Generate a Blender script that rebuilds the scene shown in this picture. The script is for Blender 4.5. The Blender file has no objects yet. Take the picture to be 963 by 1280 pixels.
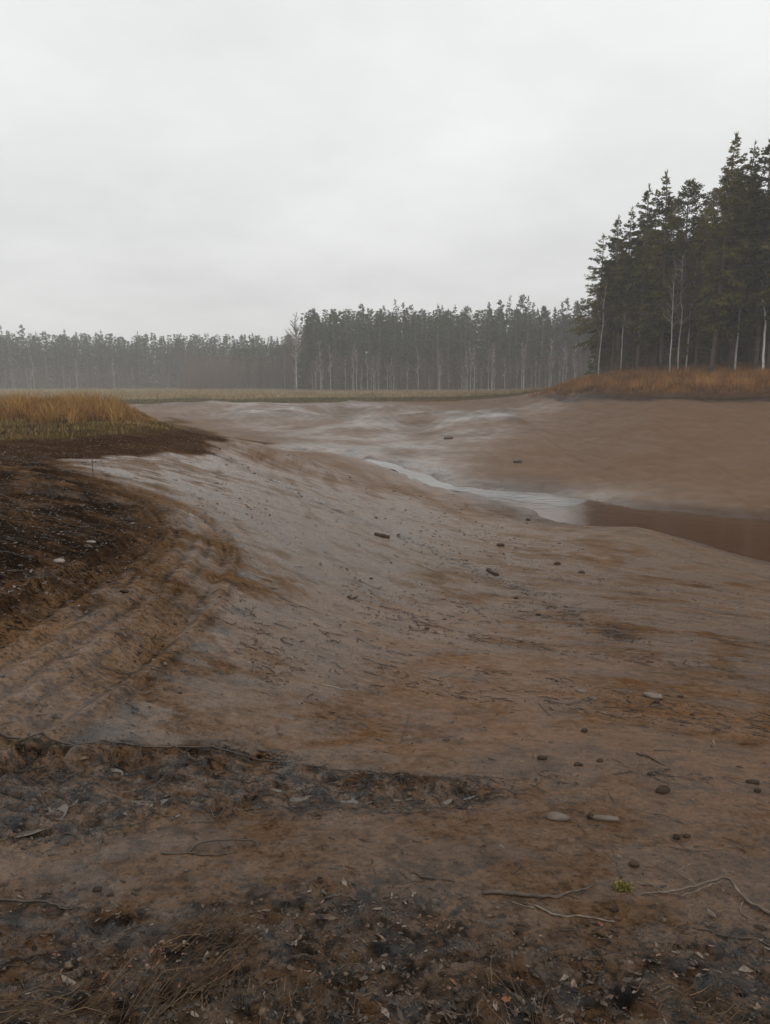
import bpy, math, random
import numpy as np
from math import sin, cos, pi, radians

# ------------------------------------------------------------------ camera, sky, sun, exposure
sc = bpy.context.scene
C = sc.collection
PITCH = radians(9.8)
EYE = 1.6
cam_d = bpy.data.cameras.new("camera")
cam = bpy.data.objects.new("camera", cam_d)
C.objects.link(cam)
cam.location = (0, 0, EYE)
cam.rotation_euler = (radians(90) - PITCH, 0, 0)
cam_d.sensor_fit = 'VERTICAL'
cam_d.sensor_height = 36
cam_d.lens = 940 / 1280 * 36
cam_d.clip_start = 0.05
cam_d.clip_end = 5000
sc.camera = cam

SUN_EL, SUN_ROT = radians(38), radians(120)
world = bpy.data.worlds.new("World")
sc.world = world
world.use_nodes = True
wn, wl = world.node_tree.nodes, world.node_tree.links
wn.clear()
w_out = wn.new("ShaderNodeOutputWorld")
w_bg = wn.new("ShaderNodeBackground")
w_bg.inputs[1].default_value = 0.10
w_sky = wn.new("ShaderNodeTexSky")
w_sky.sky_type = 'NISHITA'
w_sky.sun_disc = False
w_sky.sun_elevation = SUN_EL
w_sky.sun_rotation = SUN_ROT
w_sky.dust_density = 3.0
w_tc = wn.new("ShaderNodeTexCoord")
w_sep = wn.new("ShaderNodeSeparateXYZ")
wl.new(w_tc.outputs["Generated"], w_sep.inputs[0])
# a flat cloud layer: direction divided by height above the horizon
w_add = wn.new("ShaderNodeMath"); w_add.operation = 'ADD'; w_add.inputs[1].default_value = 0.22
w_abs = wn.new("ShaderNodeMath"); w_abs.operation = 'ABSOLUTE'
wl.new(w_sep.outputs[2], w_abs.inputs[0]); wl.new(w_abs.outputs[0], w_add.inputs[0])
w_dx = wn.new("ShaderNodeMath"); w_dx.operation = 'DIVIDE'
w_dy = wn.new("ShaderNodeMath"); w_dy.operation = 'DIVIDE'
wl.new(w_sep.outputs[0], w_dx.inputs[0]); wl.new(w_add.outputs[0], w_dx.inputs[1])
wl.new(w_sep.outputs[1], w_dy.inputs[0]); wl.new(w_add.outputs[0], w_dy.inputs[1])
w_com = wn.new("ShaderNodeCombineXYZ")
wl.new(w_dx.outputs[0], w_com.inputs[0]); wl.new(w_dy.outputs[0], w_com.inputs[1])
w_no = wn.new("ShaderNodeTexNoise")
w_no.inputs["Scale"].default_value = 0.75
w_no.inputs["Detail"].default_value = 5.0
w_no.inputs["Roughness"].default_value = 0.55
wl.new(w_com.outputs[0], w_no.inputs["Vector"])
w_mr = wn.new("ShaderNodeMapRange")
w_mr.inputs[1].default_value = 0.34; w_mr.inputs[2].default_value = 0.66
w_mr.inputs[3].default_value = 0.90; w_mr.inputs[4].default_value = 1.14
wl.new(w_no.outputs[0], w_mr.inputs[0])
# overcast: a little brighter towards the zenith
w_gr = wn.new("ShaderNodeMapRange")
w_gr.inputs[1].default_value = 0.0; w_gr.inputs[2].default_value = 0.55
w_gr.inputs[3].default_value = 0.93; w_gr.inputs[4].default_value = 1.13
wl.new(w_sep.outputs[2], w_gr.inputs[0])
w_mul = wn.new("ShaderNodeMath"); w_mul.operation = 'MULTIPLY'
wl.new(w_mr.outputs[0], w_mul.inputs[0]); wl.new(w_gr.outputs[0], w_mul.inputs[1])
w_cc = wn.new("ShaderNodeVectorMath"); w_cc.operation = 'SCALE'
w_cc.inputs[0].default_value = (8.45, 8.5, 8.42)
wl.new(w_mul.outputs[0], w_cc.inputs["Scale"])
w_mix = wn.new("ShaderNodeMix"); w_mix.data_type = 'RGBA'
w_mix.inputs[0].default_value = 0.95
wl.new(w_sky.outputs[0], w_mix.inputs[6]); wl.new(w_cc.outputs[0], w_mix.inputs[7])
wl.new(w_mix.outputs[2], w_bg.inputs[0])
wl.new(w_bg.outputs[0], w_out.inputs[0])

sun_d = bpy.data.lights.new("sun", 'SUN')
sun_d.energy = 0.9
sun_d.angle = radians(30)
sun_d.color = (1.0, 0.965, 0.92)
sun = bpy.data.objects.new("sun", sun_d)
C.objects.link(sun)
sd = (cos(SUN_EL) * sin(SUN_ROT), cos(SUN_EL) * cos(SUN_ROT), sin(SUN_EL))
import mathutils
sun.rotation_euler = mathutils.Vector(sd).to_track_quat('Z', 'Y').to_euler()

sc.view_settings.view_transform = 'Standard'
sc.view_settings.look = 'None'
sc.view_settings.exposure = 0.0
sc.view_settings.gamma = 1.0
sc.cycles.use_denoising = True
sc.cycles.max_bounces = 6
sc.cycles.volume_bounces = 1
sc.cycles.caustics_reflective = False

rng = np.random.default_rng(7)
random.seed(7)

# ------------------------------------------------------------------ numpy noise
_P = np.random.default_rng(3).permutation(256).astype(np.int64)
_P = np.concatenate([_P, _P, _P])
_A = np.random.default_rng(4).random(256) * 2 * pi
_GX, _GY = np.cos(_A), np.sin(_A)


def noise(x, y, seed=0):
    x = np.asarray(x, float) + seed * 17.31; y = np.asarray(y, float) - seed * 9.73
    xi = np.floor(x); yi = np.floor(y)
    fx = x - xi; fy = y - yi
    xi = xi.astype(np.int64) & 255; yi = yi.astype(np.int64) & 255
    u = fx * fx * fx * (fx * (fx * 6 - 15) + 10); v = fy * fy * fy * (fy * (fy * 6 - 15) + 10)

    def g(ix, iy, dx, dy):
        h = _P[_P[ix & 255] + (iy & 255)]
        return _GX[h] * dx + _GY[h] * dy
    a = g(xi, yi, fx, fy); b = g(xi + 1, yi, fx - 1, fy)
    c = g(xi, yi + 1, fx, fy - 1); d = g(xi + 1, yi + 1, fx - 1, fy - 1)
    return (a + (b - a) * u + ((c + (d - c) * u) - (a + (b - a) * u)) * v) * 1.5


def fbm(x, y, octv=4, seed=0, rough=0.5):
    s = 0; a = 1.0; t = 0
    for i in range(octv):
        s = s + a * noise(x * 2 ** i, y * 2 ** i, seed + i * 3); t += a; a *= rough
    return s / t


def sstep(a, b, x):
    t = np.clip((x - a) / (b - a), 0, 1)
    return t * t * (3 - 2 * t)


# ------------------------------------------------------------------ the lie of the land
# surveyed points: (picture x, picture y of the photograph, metres ahead of the camera)
SURVEY = [
    # bank the camera stands on
    (0, 1280, 1.66), (500, 1280, 1.68), (963, 1280, 1.72), (0, 1140, 2.15), (500, 1100, 2.35), (800, 1100, 2.4),
    (0, 1000, 2.75), (500, 1000, 3.0), (800, 1000, 3.1), (963, 1000, 3.2),
    (-300, 1280, 1.6), (-300, 1000, 2.7), (-300, 870, 3.5), (1300, 1280, 1.75), (1300, 1000, 3.4),
    (0, 870, 3.7), (120, 900, 3.55), (250, 900, 3.75), (400, 900, 4.1), (500, 900, 4.3), (600, 900, 4.4), (800, 900, 4.6), (963, 900, 4.9),
    (200, 800, 4.95), (300, 800, 5.4), (400, 800, 6.1), (500, 800, 7.0), (600, 800, 7.6), (800, 800, 8.2), (963, 800, 9.0),
    # left bank
    (0, 760, 4.75), (0, 700, 5.75), (0, 640, 7.7), (0, 600, 10.2), (0, 570, 14.3), (0, 545, 20), (-300, 700, 5.2), (-300, 600, 9.0), (-300, 545, 19), (-300, 800, 4.1),
    (100, 700, 6.4), (100, 650, 8.5), (100, 600, 11.4), (100, 560, 17.6), (100, 530, 25.5), (200, 530, 27), (0, 530, 25.5),
    (200, 700, 7.2), (200, 650, 9.8), (200, 600, 13.6), (200, 560, 19.6), (240, 540, 26.5),
    (-300, 520, 30), (0, 515, 36), (180, 517, 35),
    # the mud slope
    (300, 700, 8.6), (300, 650, 12), (300, 600, 17.8), (300, 560, 24.5), (330, 556, 27),
    (400, 750, 8.0), (400, 700, 10.8), (400, 650, 16), (400, 600, 24.5), (350, 600, 20.6), (350, 580, 25), (350, 564, 31), (400, 580, 31), (400, 566, 38),
    (500, 750, 9.6), (500, 700, 13.5), (500, 650, 20), (500, 620, 27), (500, 595, 36),
    (600, 750, 10.8), (600, 700, 16), (600, 650, 25), (600, 622, 31.5),
    (700, 700, 16.8), (700, 655, 26.0), (800, 750, 12), (800, 700, 18), (800, 659, 25.6), (963, 750, 13.5), (963, 703, 20.5),
    (1200, 770, 15.6), (1200, 800, 12.0), (1200, 900, 5.3), (1500, 800, 14.0), (1500, 900, 5.8),
    # stream bed
    (400, 557, 46.5), (450, 566, 43), (500, 580, 40), (550, 600, 36.8), (620, 613, 34.0),
    # far mud
    (400, 540, 57), (450, 540, 57), (550, 560, 47), (550, 540, 56), (500, 520, 71), (400, 520, 71), (300, 520, 70), (600, 560, 46), (600, 530, 60), (640, 520, 62),
    (260, 510, 80), (300, 535, 60), (270, 522, 68), (340, 548, 51), (300, 504, 88), (400, 503, 88), (500, 502, 88), (600, 502, 84), (100, 503, 90), (650, 501, 78), (450, 511, 79), (550, 512, 78),
    # right bank
    (700, 500, 64), (700, 530, 56), (700, 560, 47), (700, 590, 39), (700, 612, 34.2), (660, 540, 54),
    (800, 500, 56), (800, 520, 49), (800, 560, 40.5), (800, 600, 34), (800, 630, 30.0), (900, 500, 52), (900, 520, 46), (900, 560, 38), (900, 600, 32.6), (900, 637, 28.6),
    (963, 500, 50), (963, 560, 37), (963, 641, 27.8), (1200, 500, 46), (1200, 560, 35), (1200, 650, 25), (1500, 500, 44), (1500, 600, 29), (1500, 680, 21),
    # plain behind, rising to the right
    (900, 471, 62), (800, 473, 68), (740, 477, 78), (1000, 468, 60), (1300, 460, 60), (1300, 455, 90), (900, 468, 90), (720, 486, 95), (1500, 460, 58),
    (500, 496, 115), (300, 496, 120), (600, 494, 115), (100, 496, 120), (500, 488.5, 190), (300, 487.5, 220), (650, 488, 190), (100, 486.5, 270), (-200, 486.5, 270), (800, 484, 200),
]
# points out of sight: (x, y, metres below the eye)
HIDDEN = [(-13, 42, 3.0), (-8, 36, 3.1), (-18, 55, 3.1), (-30, 60, 2.6), (9, 26, 5.5), (13, 24, 5.7), (16, 26, 5.6), (22, 24, 5.7), (-7.0, 32.5, 3.0), (-5.0, 31.5, 3.0), (-8.7, 34.5, 2.9), (-6.5, 40, 3.6),
          (-30, 40, 1.7), (-45, 60, 1.8), (-60, 30, 1.3), (-20, 8, 1.2), (-8, 2, 1.4), (8, 2, 1.9),
          (0, 600, 2.2), (300, 600, 1.0), (-300, 600, 2.2), (0, 1000, 2.2), (600, 700, 1.0), (-600, 700, 2.2),
          (0, 0.35, 1.6), (-0.3, 0.35, 1.6), (0.3, 0.35, 1.6)]


def pix_ray(px, py):
    u = (np.asarray(px, float) - 481.5) / 940; v = (np.asarray(py, float) - 640) / 940
    return np.stack([u, cos(PITCH) - v * sin(PITCH), -sin(PITCH) - v * cos(PITCH)], -1)


_s = np.array(SURVEY, float)
_d = pix_ray(_s[:, 0], _s[:, 1])
_t = _s[:, 2] / _d[:, 1]
_pts = np.concatenate([np.stack([_d[:, 0] * _t, _s[:, 2], EYE + _d[:, 2] * _t], -1),
                       np.array([(a, b, EYE - c) for a, b, c in HIDDEN])])
TH_MAX = 1.05


def polar(x, y):
    r = np.sqrt(x * x + y * y) + 1e-6
    th = np.arctan2(x, y)
    return np.clip(th, -TH_MAX, TH_MAX) * 1.6, np.log(r), th, r


_a, _b, _, _ = polar(_pts[:, 0], _pts[:, 1])
_cx = np.stack([_a, _b], -1)
_n = len(_cx)


def _kern(a, b):
    q = (a[:, None, 0] - b[None, :, 0]) ** 2 + (a[:, None, 1] - b[None, :, 1]) ** 2
    return 0.5 * q * np.log(q + 1e-9)


_K = _kern(_cx, _cx) + np.eye(_n) * 0.0006
_Pm = np.concatenate([np.ones((_n, 1)), _cx], 1)
_M = np.zeros((_n + 3, _n + 3)); _M[:_n, :_n] = _K; _M[:_n, _n:] = _Pm; _M[_n:, :_n] = _Pm.T
_w = np.linalg.solve(_M, np.concatenate([_pts[:, 2], np.zeros(3)]))


def base_z(x, y):
    x = np.asarray(x, float).ravel(); y = np.asarray(y, float).ravel()
    out = np.empty(len(x))
    for i in range(0, len(x), 40000):
        a, b, th, r = polar(x[i:i + 40000], y[i:i + 40000])
        q = np.stack([a, b], -1)
        z = _kern(q, _cx) @ _w[:_n] + _w[_n] + q @ _w[_n + 1:]
        k = sstep(1.1, 2.4, np.abs(th))
        out[i:i + 40000] = z * (1 - k) + k * (-0.0)
    return out


# first rough look along rays on the base surface, to turn survey pixels into map positions
_ts = np.exp(np.linspace(np.log(0.9), np.log(420), 900))


def at(pts, zf=base_z):
    p = np.array(pts, float)
    d = pix_ray(p[:, 0], p[:, 1])
    X = d[:, None, 0] * _ts; Y = d[:, None, 1] * _ts; Z = EYE + d[:, None, 2] * _ts
    h = zf(X, Y).reshape(X.shape)
    below = Z < h
    k = np.argmax(below, 1); k = np.where(below.any(1), np.maximum(k, 1), len(_ts) - 1)
    i = np.arange(len(p))
    a = (Z - h)[i, k - 1]; b = (Z - h)[i, k]
    f = np.clip(a / (a - b + 1e-9), 0, 1)
    t = _ts[k - 1] + (_ts[k] - _ts[k - 1]) * f
    return np.stack([d[:, 0] * t, d[:, 1] * t], -1)


def seg_dist(x, y, line, logspace=False):
    """distance to a polyline, signed side, and arc position"""
    best = np.full(x.shape, 1e9); pos = np.zeros(x.shape); side = np.zeros(x.shape); acc = 0
    for (ax, ay), (bx, by) in zip(line[:-1], line[1:]):
        dx, dy = bx - ax, by - ay; L = math.hypot(dx, dy)
        t = np.clip(((x - ax) * dx + (y - ay) * dy) / (L * L), 0, 1)
        qx, qy = x - (ax + t * dx), y - (ay + t * dy)
        d = np.sqrt(qx * qx + qy * qy)
        m = d < best
        best = np.where(m, d, best); pos = np.where(m, acc + t * L, pos)
        side = np.where(m, np.sign(dx * qy - dy * qx), side)
        acc += L
    return best, side, pos


def smooth_line(pts, n=6):
    p = np.array(pts, float); out = []
    q = np.concatenate([[2 * p[0] - p[1]], p, [2 * p[-1] - p[-2]]])
    for i in range(1, len(q) - 2):
        for t in np.linspace(0, 1, n, endpoint=False):
            a, b, c, d = q[i - 1:i + 3]
            out.append(0.5 * (2 * b + (c - a) * t + (2 * a - 5 * b + 4 * c - d) * t * t + (3 * b - a - 3 * c + d) * t ** 3))
    out.append(p[-1])
    return np.array(out)


def lp(xy):
    xy = np.asarray(xy, float)
    return np.stack([np.arctan2(xy[:, 0], xy[:, 1]), np.log(np.hypot(xy[:, 0], xy[:, 1]))], -1)


TRACK = smooth_line(at([(-230, 960), (-80, 905), (20, 850), (100, 795), (170, 745), (218, 700), (236, 668), (222, 642), (180, 622), (120, 606), (60, 596), (0, 590)]))
WRACK = smooth_line(at([(-100, 930), (0, 945), (80, 948), (170, 942), (250, 940), (330, 948), (400, 962), (450, 975), (520, 985), (600, 982), (700, 968), (800, 965), (963, 985), (1100, 1000)]))
DEBRIS = smooth_line(at([(262, 562), (300, 582), (345, 603), (430, 640), (500, 668), (560, 694), (620, 722), (700, 758), (790, 800)]))
STREAM = smooth_line(np.array([tuple(q) for q in at([(350, 561), (400, 559), (450, 568), (500, 582), (550, 601), (620, 614), (680, 624)])] + [(8.2, 31)]))
EDGE = smooth_line(at([(190, 522), (225, 528), (260, 540), (300, 549), (330, 556)]))
POLY = {
    'litter': at([(-200, 555), (0, 563), (60, 572), (110, 596), (165, 622), (192, 640), (195, 662), (150, 705), (90, 735), (30, 762), (-60, 800), (-200, 840)]),
    'band': at([(-150, 549), (0, 548), (120, 546), (235, 534), (262, 540), (300, 549), (333, 556), (262, 563), (190, 569), (110, 572), (0, 578), (-150, 580)]),
    'moss': at([(-300, 524), (0, 526), (150, 522), (205, 520), (235, 532), (215, 539), (120, 546), (0, 552), (-300, 560)]),
    'wet': at([(178, 602), (330, 598), (480, 622), (620, 665), (600, 715), (550, 745), (500, 790), (440, 850), (370, 840), (310, 750), (290, 680), (245, 628)]),
    'orange': at([(440, 760), (560, 750), (700, 790), (860, 860), (1000, 900), (1100, 960), (900, 965), (650, 950), (500, 955), (400, 900)]),
    'orange2': at([(560, 1000), (760, 985), (1060, 990), (1060, 1110), (900, 1100), (700, 1060), (560, 1060)]),
    'tan': at([(540, 640), (620, 640), (690, 670), (700, 700), (640, 720), (560, 690)]),
    'front': at([(-200, 1130), (200, 1150), (480, 1120), (700, 1190), (1100, 1180), (1300, 1400), (500, 1500), (-300, 1400)]),
    'farmud': at([(150, 506), (200, 500.8), (400, 500.8), (705, 500.5), (640, 540), (590, 575), (560, 596), (470, 566), (372, 556), (300, 535)]),
    'churn': at([(-150, 950), (60, 945), (330, 948), (450, 975), (600, 985), (600, 1000), (420, 1010), (300, 1010), (60, 1050), (-150, 1080)]),
}
POLY = {k: lp(v) for k, v in POLY.items()}


def poly_mask(th, lr, name, soft):
    """1 inside the named patch, fading over `soft` (in log-polar map units)"""
    P = POLY[name]
    inside = np.zeros(th.shape, bool); best = np.full(th.shape, 1e9)
    n = len(P)
    for i in range(n):
        ax, ay = P[i]; bx, by = P[(i + 1) % n]
        dx, dy = bx - ax, by - ay
        t = np.clip(((th - ax) * dx + (lr - ay) * dy) / (dx * dx + dy * dy + 1e-12), 0, 1)
        best = np.minimum(best, np.hypot(th - ax - t * dx, lr - ay - t * dy))
        c = ((ay > lr) != (by > lr)) & (th < (bx - ax) * (lr - ay) / (by - ay + 1e-12) + ax)
        inside ^= c
    return sstep(-soft, soft, np.where(inside, best, -best))


WATER_Z = EYE - 5.0


RIMP = ([655, 700, 800, 900, 963, 1200, 1500], [78, 65.5, 57, 53, 51, 47, 45])


def rim_of(x, y):
    return np.interp(x / np.maximum(y, 1) * 940 * cos(PITCH) + 481.5, *RIMP) + .5 * noise(x * .8, x * 0, 9)


def H(x, y, want=False):
    shp = np.shape(x)
    x = np.asarray(x, float).ravel(); y = np.asarray(y, float).ravel()
    z = base_z(x, y)
    zb = z.copy()
    r = np.hypot(x, y); th = np.arctan2(x, y); lr = np.log(r + 1e-6)
    fr = (np.abs(th) < 1.2)
    th2 = th + 0.02 * noise(x / r * 14 + lr * 9, lr * 16, 5); lr2 = lr + 0.03 * noise(x / r * 11, lr * 12 + th * 6, 6)
    M = {k: poly_mask(th2, lr2, k, s) * fr for k, s in dict(litter=.06, band=.014, moss=.014, wet=.13, orange=.20, orange2=.18, tan=.12, front=.10, farmud=.07, churn=.06).items()}
    far = sstep(20, 45, r)
    mud = 1 - np.clip(M['moss'] + sstep(85, 92, y), 0, 1)
    # broad swells and erosion
    z += 0.030 * fbm(x / 2.2, y / 2.2, 3, 1) * sstep(3, 9, r)
    z += 0.22 * fbm(x / 9 + y / 40, y / 16, 3, 2) * far * mud
    z += 2.3 * (.25 - np.abs(fbm(x / 17 + y / 60, y / 24 - x / 26, 2, 21))) * M['farmud'] * sstep(48, 60, r) * sstep(90, 82, y)
    # water-line steps that follow the contours
    tz = zb * .7 - .05 * (x * .6 + y * .75) * sstep(4, 10, r) + 0.05 * fbm(x / 3, y / 3, 2, 8)
    stp = sstep(2.5, 7, r) * sstep(-0.15, -0.6, zb) * mud * (zb > WATER_Z - .2)
    z += 0.006 * np.sin(tz * 2 * pi / 0.085) * stp * (0.5 + 0.5 * noise(x / 2, y / 2, 9)) * (1 + 2.0 * far)
    z += 0.008 * noise(tz * 9, (x - y) * 0.25, 10) * stp
    # little gullies running down the right and far banks
    g = np.abs(noise(x / 1.6 + y * .05, y / 9, 12))
    z -= 0.11 * (1 - sstep(0, .14, g)) * far * mud * (1 - M['farmud']) * .45
    # small scarp at the far and right shore
    rim = rim_of(x, y); onr = sstep(.17, .23, th) * sstep(1.15, 1.0, th) * sstep(30, 36, y)
    z += .22 * onr * sstep(-.35, .25, y - rim)
    up = onr * sstep(-.6, .2, y - rim)
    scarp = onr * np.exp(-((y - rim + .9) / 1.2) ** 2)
    # stream bed
    d, s, p = seg_dist(x, y, STREAM)
    z -= 0.24 * np.exp(-(d / (0.5 + 0.05 * p)) ** 2)
    z += 0.15 * fbm(x * .8, y * .8, 3, 61) * np.exp(-(d / 2.2) ** 2)
    # track of a tracked machine: ribbed ruts
    d, s, p = seg_dist(x, y, TRACK)
    d = d * 1.8; sd_ = d * s; p_tr = p; d_tr = d
    W = 1 - sstep(1.0, 1.35, d)
    rut = np.exp(-((np.abs(sd_ + .08 * noise(p, p * 0, 4)) - 0.68) / 0.20) ** 2)
    tn = 0.6 + 0.4 * noise(p * .9, sd_, 30)
    z -= 0.095 * rut * tn * W
    z += 0.045 * np.exp(-((np.abs(sd_) - 1.02) / 0.10) ** 2) * (0.6 + 0.6 * noise(p * 3, sd_ * 4, 31))
    z += 0.020 * np.sin(sd_ * 2 * pi / 0.34 + 0.5 * noise(p * .6, sd_ * 2, 33)) * W * (1 - .6 * rut) * (.75 + .6 * noise(p * .5, sd_ * 2, 34))
    z += 0.010 * np.sin(p * 2 * pi / 0.21 + 1.4 * np.abs(sd_)) * rut * W * sstep(-.3, .3, noise(p * .7, sd_ * .5, 32))
    track = W
    # wrack ridge in front of the camera
    d2, s2, p2 = seg_dist(x, y, WRACK)
    wr = np.exp(-(d2 / 0.10) ** 2) * fr * (1 - .75 * sstep(.25, .9, x)) * sstep(-.45, .1, noise(x * 2.2, y * 2.2, 210))
    wf = 1 - .8 * sstep(.25, .9, x)
    wrx = 0.5 + 0.8 * noise(p2 * 1.3, d2, 40)
    z += 0.030 * wr * np.clip(wrx, 0, 1.4) - 0.028 * wf * np.exp(-((d2 - 0.13) / .09) ** 2) * (s2 < 0)
    d3, s3, p3 = seg_dist(x, y, DEBRIS)
    db = np.exp(-(d3 / (0.10 + 0.012 * r)) ** 2)
    z -= 0.03 * db
    # clods, churned and trampled soil close by
    lump = np.clip(0.34 + 1.3 * M['churn'] + 1.2 * M['front'] + 0.8 * M['litter'] + .7 * wr + .25 * track + .6 * M['band'] - 0.22 * M['orange'] - 0.15 * M['wet'], 0.05, 2.0)
    for wl_, am, sd in ((0.42, .016, 50), (0.17, .015, 53), (0.075, .011, 56), (0.034, .0055, 59)):
        k = sstep(wl_ * 170, wl_ * 70, r)
        nn = noise(x / wl_ + .6 * noise(x / wl_ / 2, y / wl_ / 2, 61), y / wl_, sd)
        rg = (1 - 2 * np.abs(noise(x / wl_ * .8, y / wl_ * .8, sd + 1)))
        z += am * k * lump * (0.6 * nn + 0.4 * rg)
    # sharp holes between clods in the churned bits
    hz = noise(x / .11, y / .07, 70)
    z -= 0.022 * sstep(.22, .5, hz) * np.clip(lump - .55, 0, 1) * sstep(12, 5, r)
    # rough meadow ground
    mead = sstep(88, 96, y)
    z += 0.10 * fbm(x / 3, y / 3, 2, 80) * np.clip(mead + M['moss'] * .3, 0, 1)
    z = z.reshape(shp)
    if want:
        M.update(up=up, scarp=scarp, sd=sd_, tp=p_tr, dtr=d_tr, track=track, wr=wr, db=db, lump=lump, zb=zb, rut=rut, r=r, mud=mud)
        return z, M
    return z


def Hs(x, y):
    return H(np.atleast_1d(x), np.atleast_1d(y))


# ------------------------------------------------------------------ mesh helpers
def make_mesh(name, verts, faces, mat=None, attrs=None, smooth=True, colors=None):
    """faces: list of (N,k) int arrays"""
    me = bpy.data.meshes.new(name)
    verts = np.asarray(verts, np.float32)
    me.vertices.add(len(verts)); me.vertices.foreach_set("co", verts.ravel())
    faces = [np.asarray(f, np.int32) for f in faces if len(f)]
    tot = np.concatenate([np.full(len(f), f.shape[1], np.int32) for f in faces])
    idx = np.concatenate([f.ravel() for f in faces])
    me.loops.add(len(idx)); me.loops.foreach_set("vertex_index", idx)
    me.polygons.add(len(tot))
    me.polygons.foreach_set("loop_start", np.concatenate([[0], np.cumsum(tot)[:-1]]).astype(np.int32))
    me.polygons.foreach_set("loop_total", tot)
    me.update(calc_edges=True)
    if smooth: me.polygons.foreach_set("use_smooth", np.ones(len(tot), bool))
    for k, v in (attrs or {}).items():
        a = me.attributes.new(k, 'FLOAT', 'POINT'); a.data.foreach_set("value", np.asarray(v, np.float32))
    for k, v in (colors or {}).items():
        a = me.attributes.new(k, 'FLOAT_COLOR', 'POINT')
        v = np.asarray(v, np.float32)
        a.data.foreach_set("color", np.concatenate([v, np.ones((len(v), 1), np.float32)], 1).ravel())
    if mat: me.materials.append(mat)
    return me


def link(name, me, parent=None, label=None, cat=None, group=None, kind=None, loc=None, rz=None):
    o = bpy.data.objects.new(name, me)
    C.objects.link(o)
    if parent: o.parent = parent
    if label: o["label"] = label; assert len(label.split()) <= 16, label
    if cat: o["category"] = cat
    if group: o["group"] = group
    if kind: o["kind"] = kind
    if loc is not None: o.location = loc
    if rz is not None: o.rotation_euler = (0, 0, rz)
    return o


class MB:
    def __init__(s): s.v = []; s.f = {}; s.n = 0; s.t = []
    def add(s, v, fs, tint=0.5):
        v = np.asarray(v, float).reshape(-1, 3)
        s.v.append(v); s.t.append(np.broadcast_to(tint, (len(v),)).astype(float))
        for f in (fs if isinstance(fs, list) else [fs]):
            f = np.asarray(f); s.f.setdefault(f.shape[1], []).append(f + s.n)
        s.n += len(v)
    def mesh(s, name, mat, smooth=True):
        return make_mesh(name, np.concatenate(s.v), [np.concatenate(x) for x in s.f.values()], mat, {'tint': np.concatenate(s.t)}, smooth)


def nrm(v):
    return v / (np.linalg.norm(v, axis=-1, keepdims=True) + 1e-9)


def tube(mb, pts, rad, sides=7, tint=0.5, rough=0.0):
    pts = np.asarray(pts, float); n = len(pts)
    rad = np.broadcast_to(rad, (n,))
    tan = nrm(np.gradient(pts, axis=0))
    ref = np.array([0, 0, 1.0]) if abs(tan[:, 2]).mean() < .8 else np.array([1.0, 0, 0])
    s = nrm(np.cross(tan, ref)); t = np.cross(tan, s)
    a = np.arange(sides) / sides * 2 * pi
    rr = rad[:, None] * (1 + rough * rng.uniform(-1, 1, (n, sides)))
    ring = pts[:, None] + rr[..., None] * (np.cos(a)[None, :, None] * s[:, None] + np.sin(a)[None, :, None] * t[:, None])
    v = ring.reshape(-1, 3)
    i = np.arange(n - 1)[:, None] * sides; j = np.arange(sides)[None]; j2 = (j + 1) % sides
    f = np.stack([i + j, i + j2, i + sides + j2, i + sides + j], -1).reshape(-1, 4)
    v = np.concatenate([v, pts[:1], pts[-1:]])
    c0, c1 = n * sides, n * sides + 1
    k = np.arange(sides); k2 = (k + 1) % sides
    caps = np.concatenate([np.stack([np.full(sides, c0), k2, k], -1), np.stack([np.full(sides, c1), (n - 1) * sides + k, (n - 1) * sides + k2], -1)])
    mb.add(v, [f, caps], tint)


def sticks(mb, p0, p1, r0, r1, tint=.5):
    """many straight tapering three-sided twigs at once"""
    p0 = np.asarray(p0, float); p1 = np.asarray(p1, float); n = len(p0)
    if n == 0: return
    d = nrm(p1 - p0); ref = np.where(np.abs(d[:, 2:3]) < .9, np.array([[0, 0, 1.0]]), np.array([[1.0, 0, 0]]))
    s = nrm(np.cross(d, ref)); t = np.cross(d, s)
    v = []
    for p, r in ((p0, r0), (p1, r1)):
        r = np.broadcast_to(r, (n,))[:, None]
        for k in range(3):
            a = k * 2 * pi / 3
            v.append(p + r * (cos(a) * s + sin(a) * t))
    v = np.stack(v, 1).reshape(-1, 3)
    b = np.arange(n)[:, None] * 6
    f = np.concatenate([b + np.array([[k, (k + 1) % 3, 3 + (k + 1) % 3, 3 + k]]) for k in range(3)])
    mb.add(v, f, np.repeat(np.broadcast_to(tint, (n,)), 6))


def cards(mb, o, d, ln, w, tint, up=None, bend=0.0):
    """needle sprays: narrow kite-shaped leaves"""
    n = len(o)
    d = nrm(d); r = nrm(rng.normal(0, 1, (n, 3)) * np.array([1, 1, .6])); s = nrm(np.cross(d, r))
    ln = np.broadcast_to(ln, (n,))[:, None]; w = np.broadcast_to(w, (n,))[:, None]
    m = o + d * ln * .45 + np.array([0, 0, 1.0]) * bend
    v = np.stack([o, m + s * w * .5, o + d * ln, m - s * w * .5], 1).reshape(-1, 3)
    f = np.arange(n * 4).reshape(n, 4)
    mb.add(v, f, np.repeat(np.broadcast_to(tint, (n,)), 4))


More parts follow.
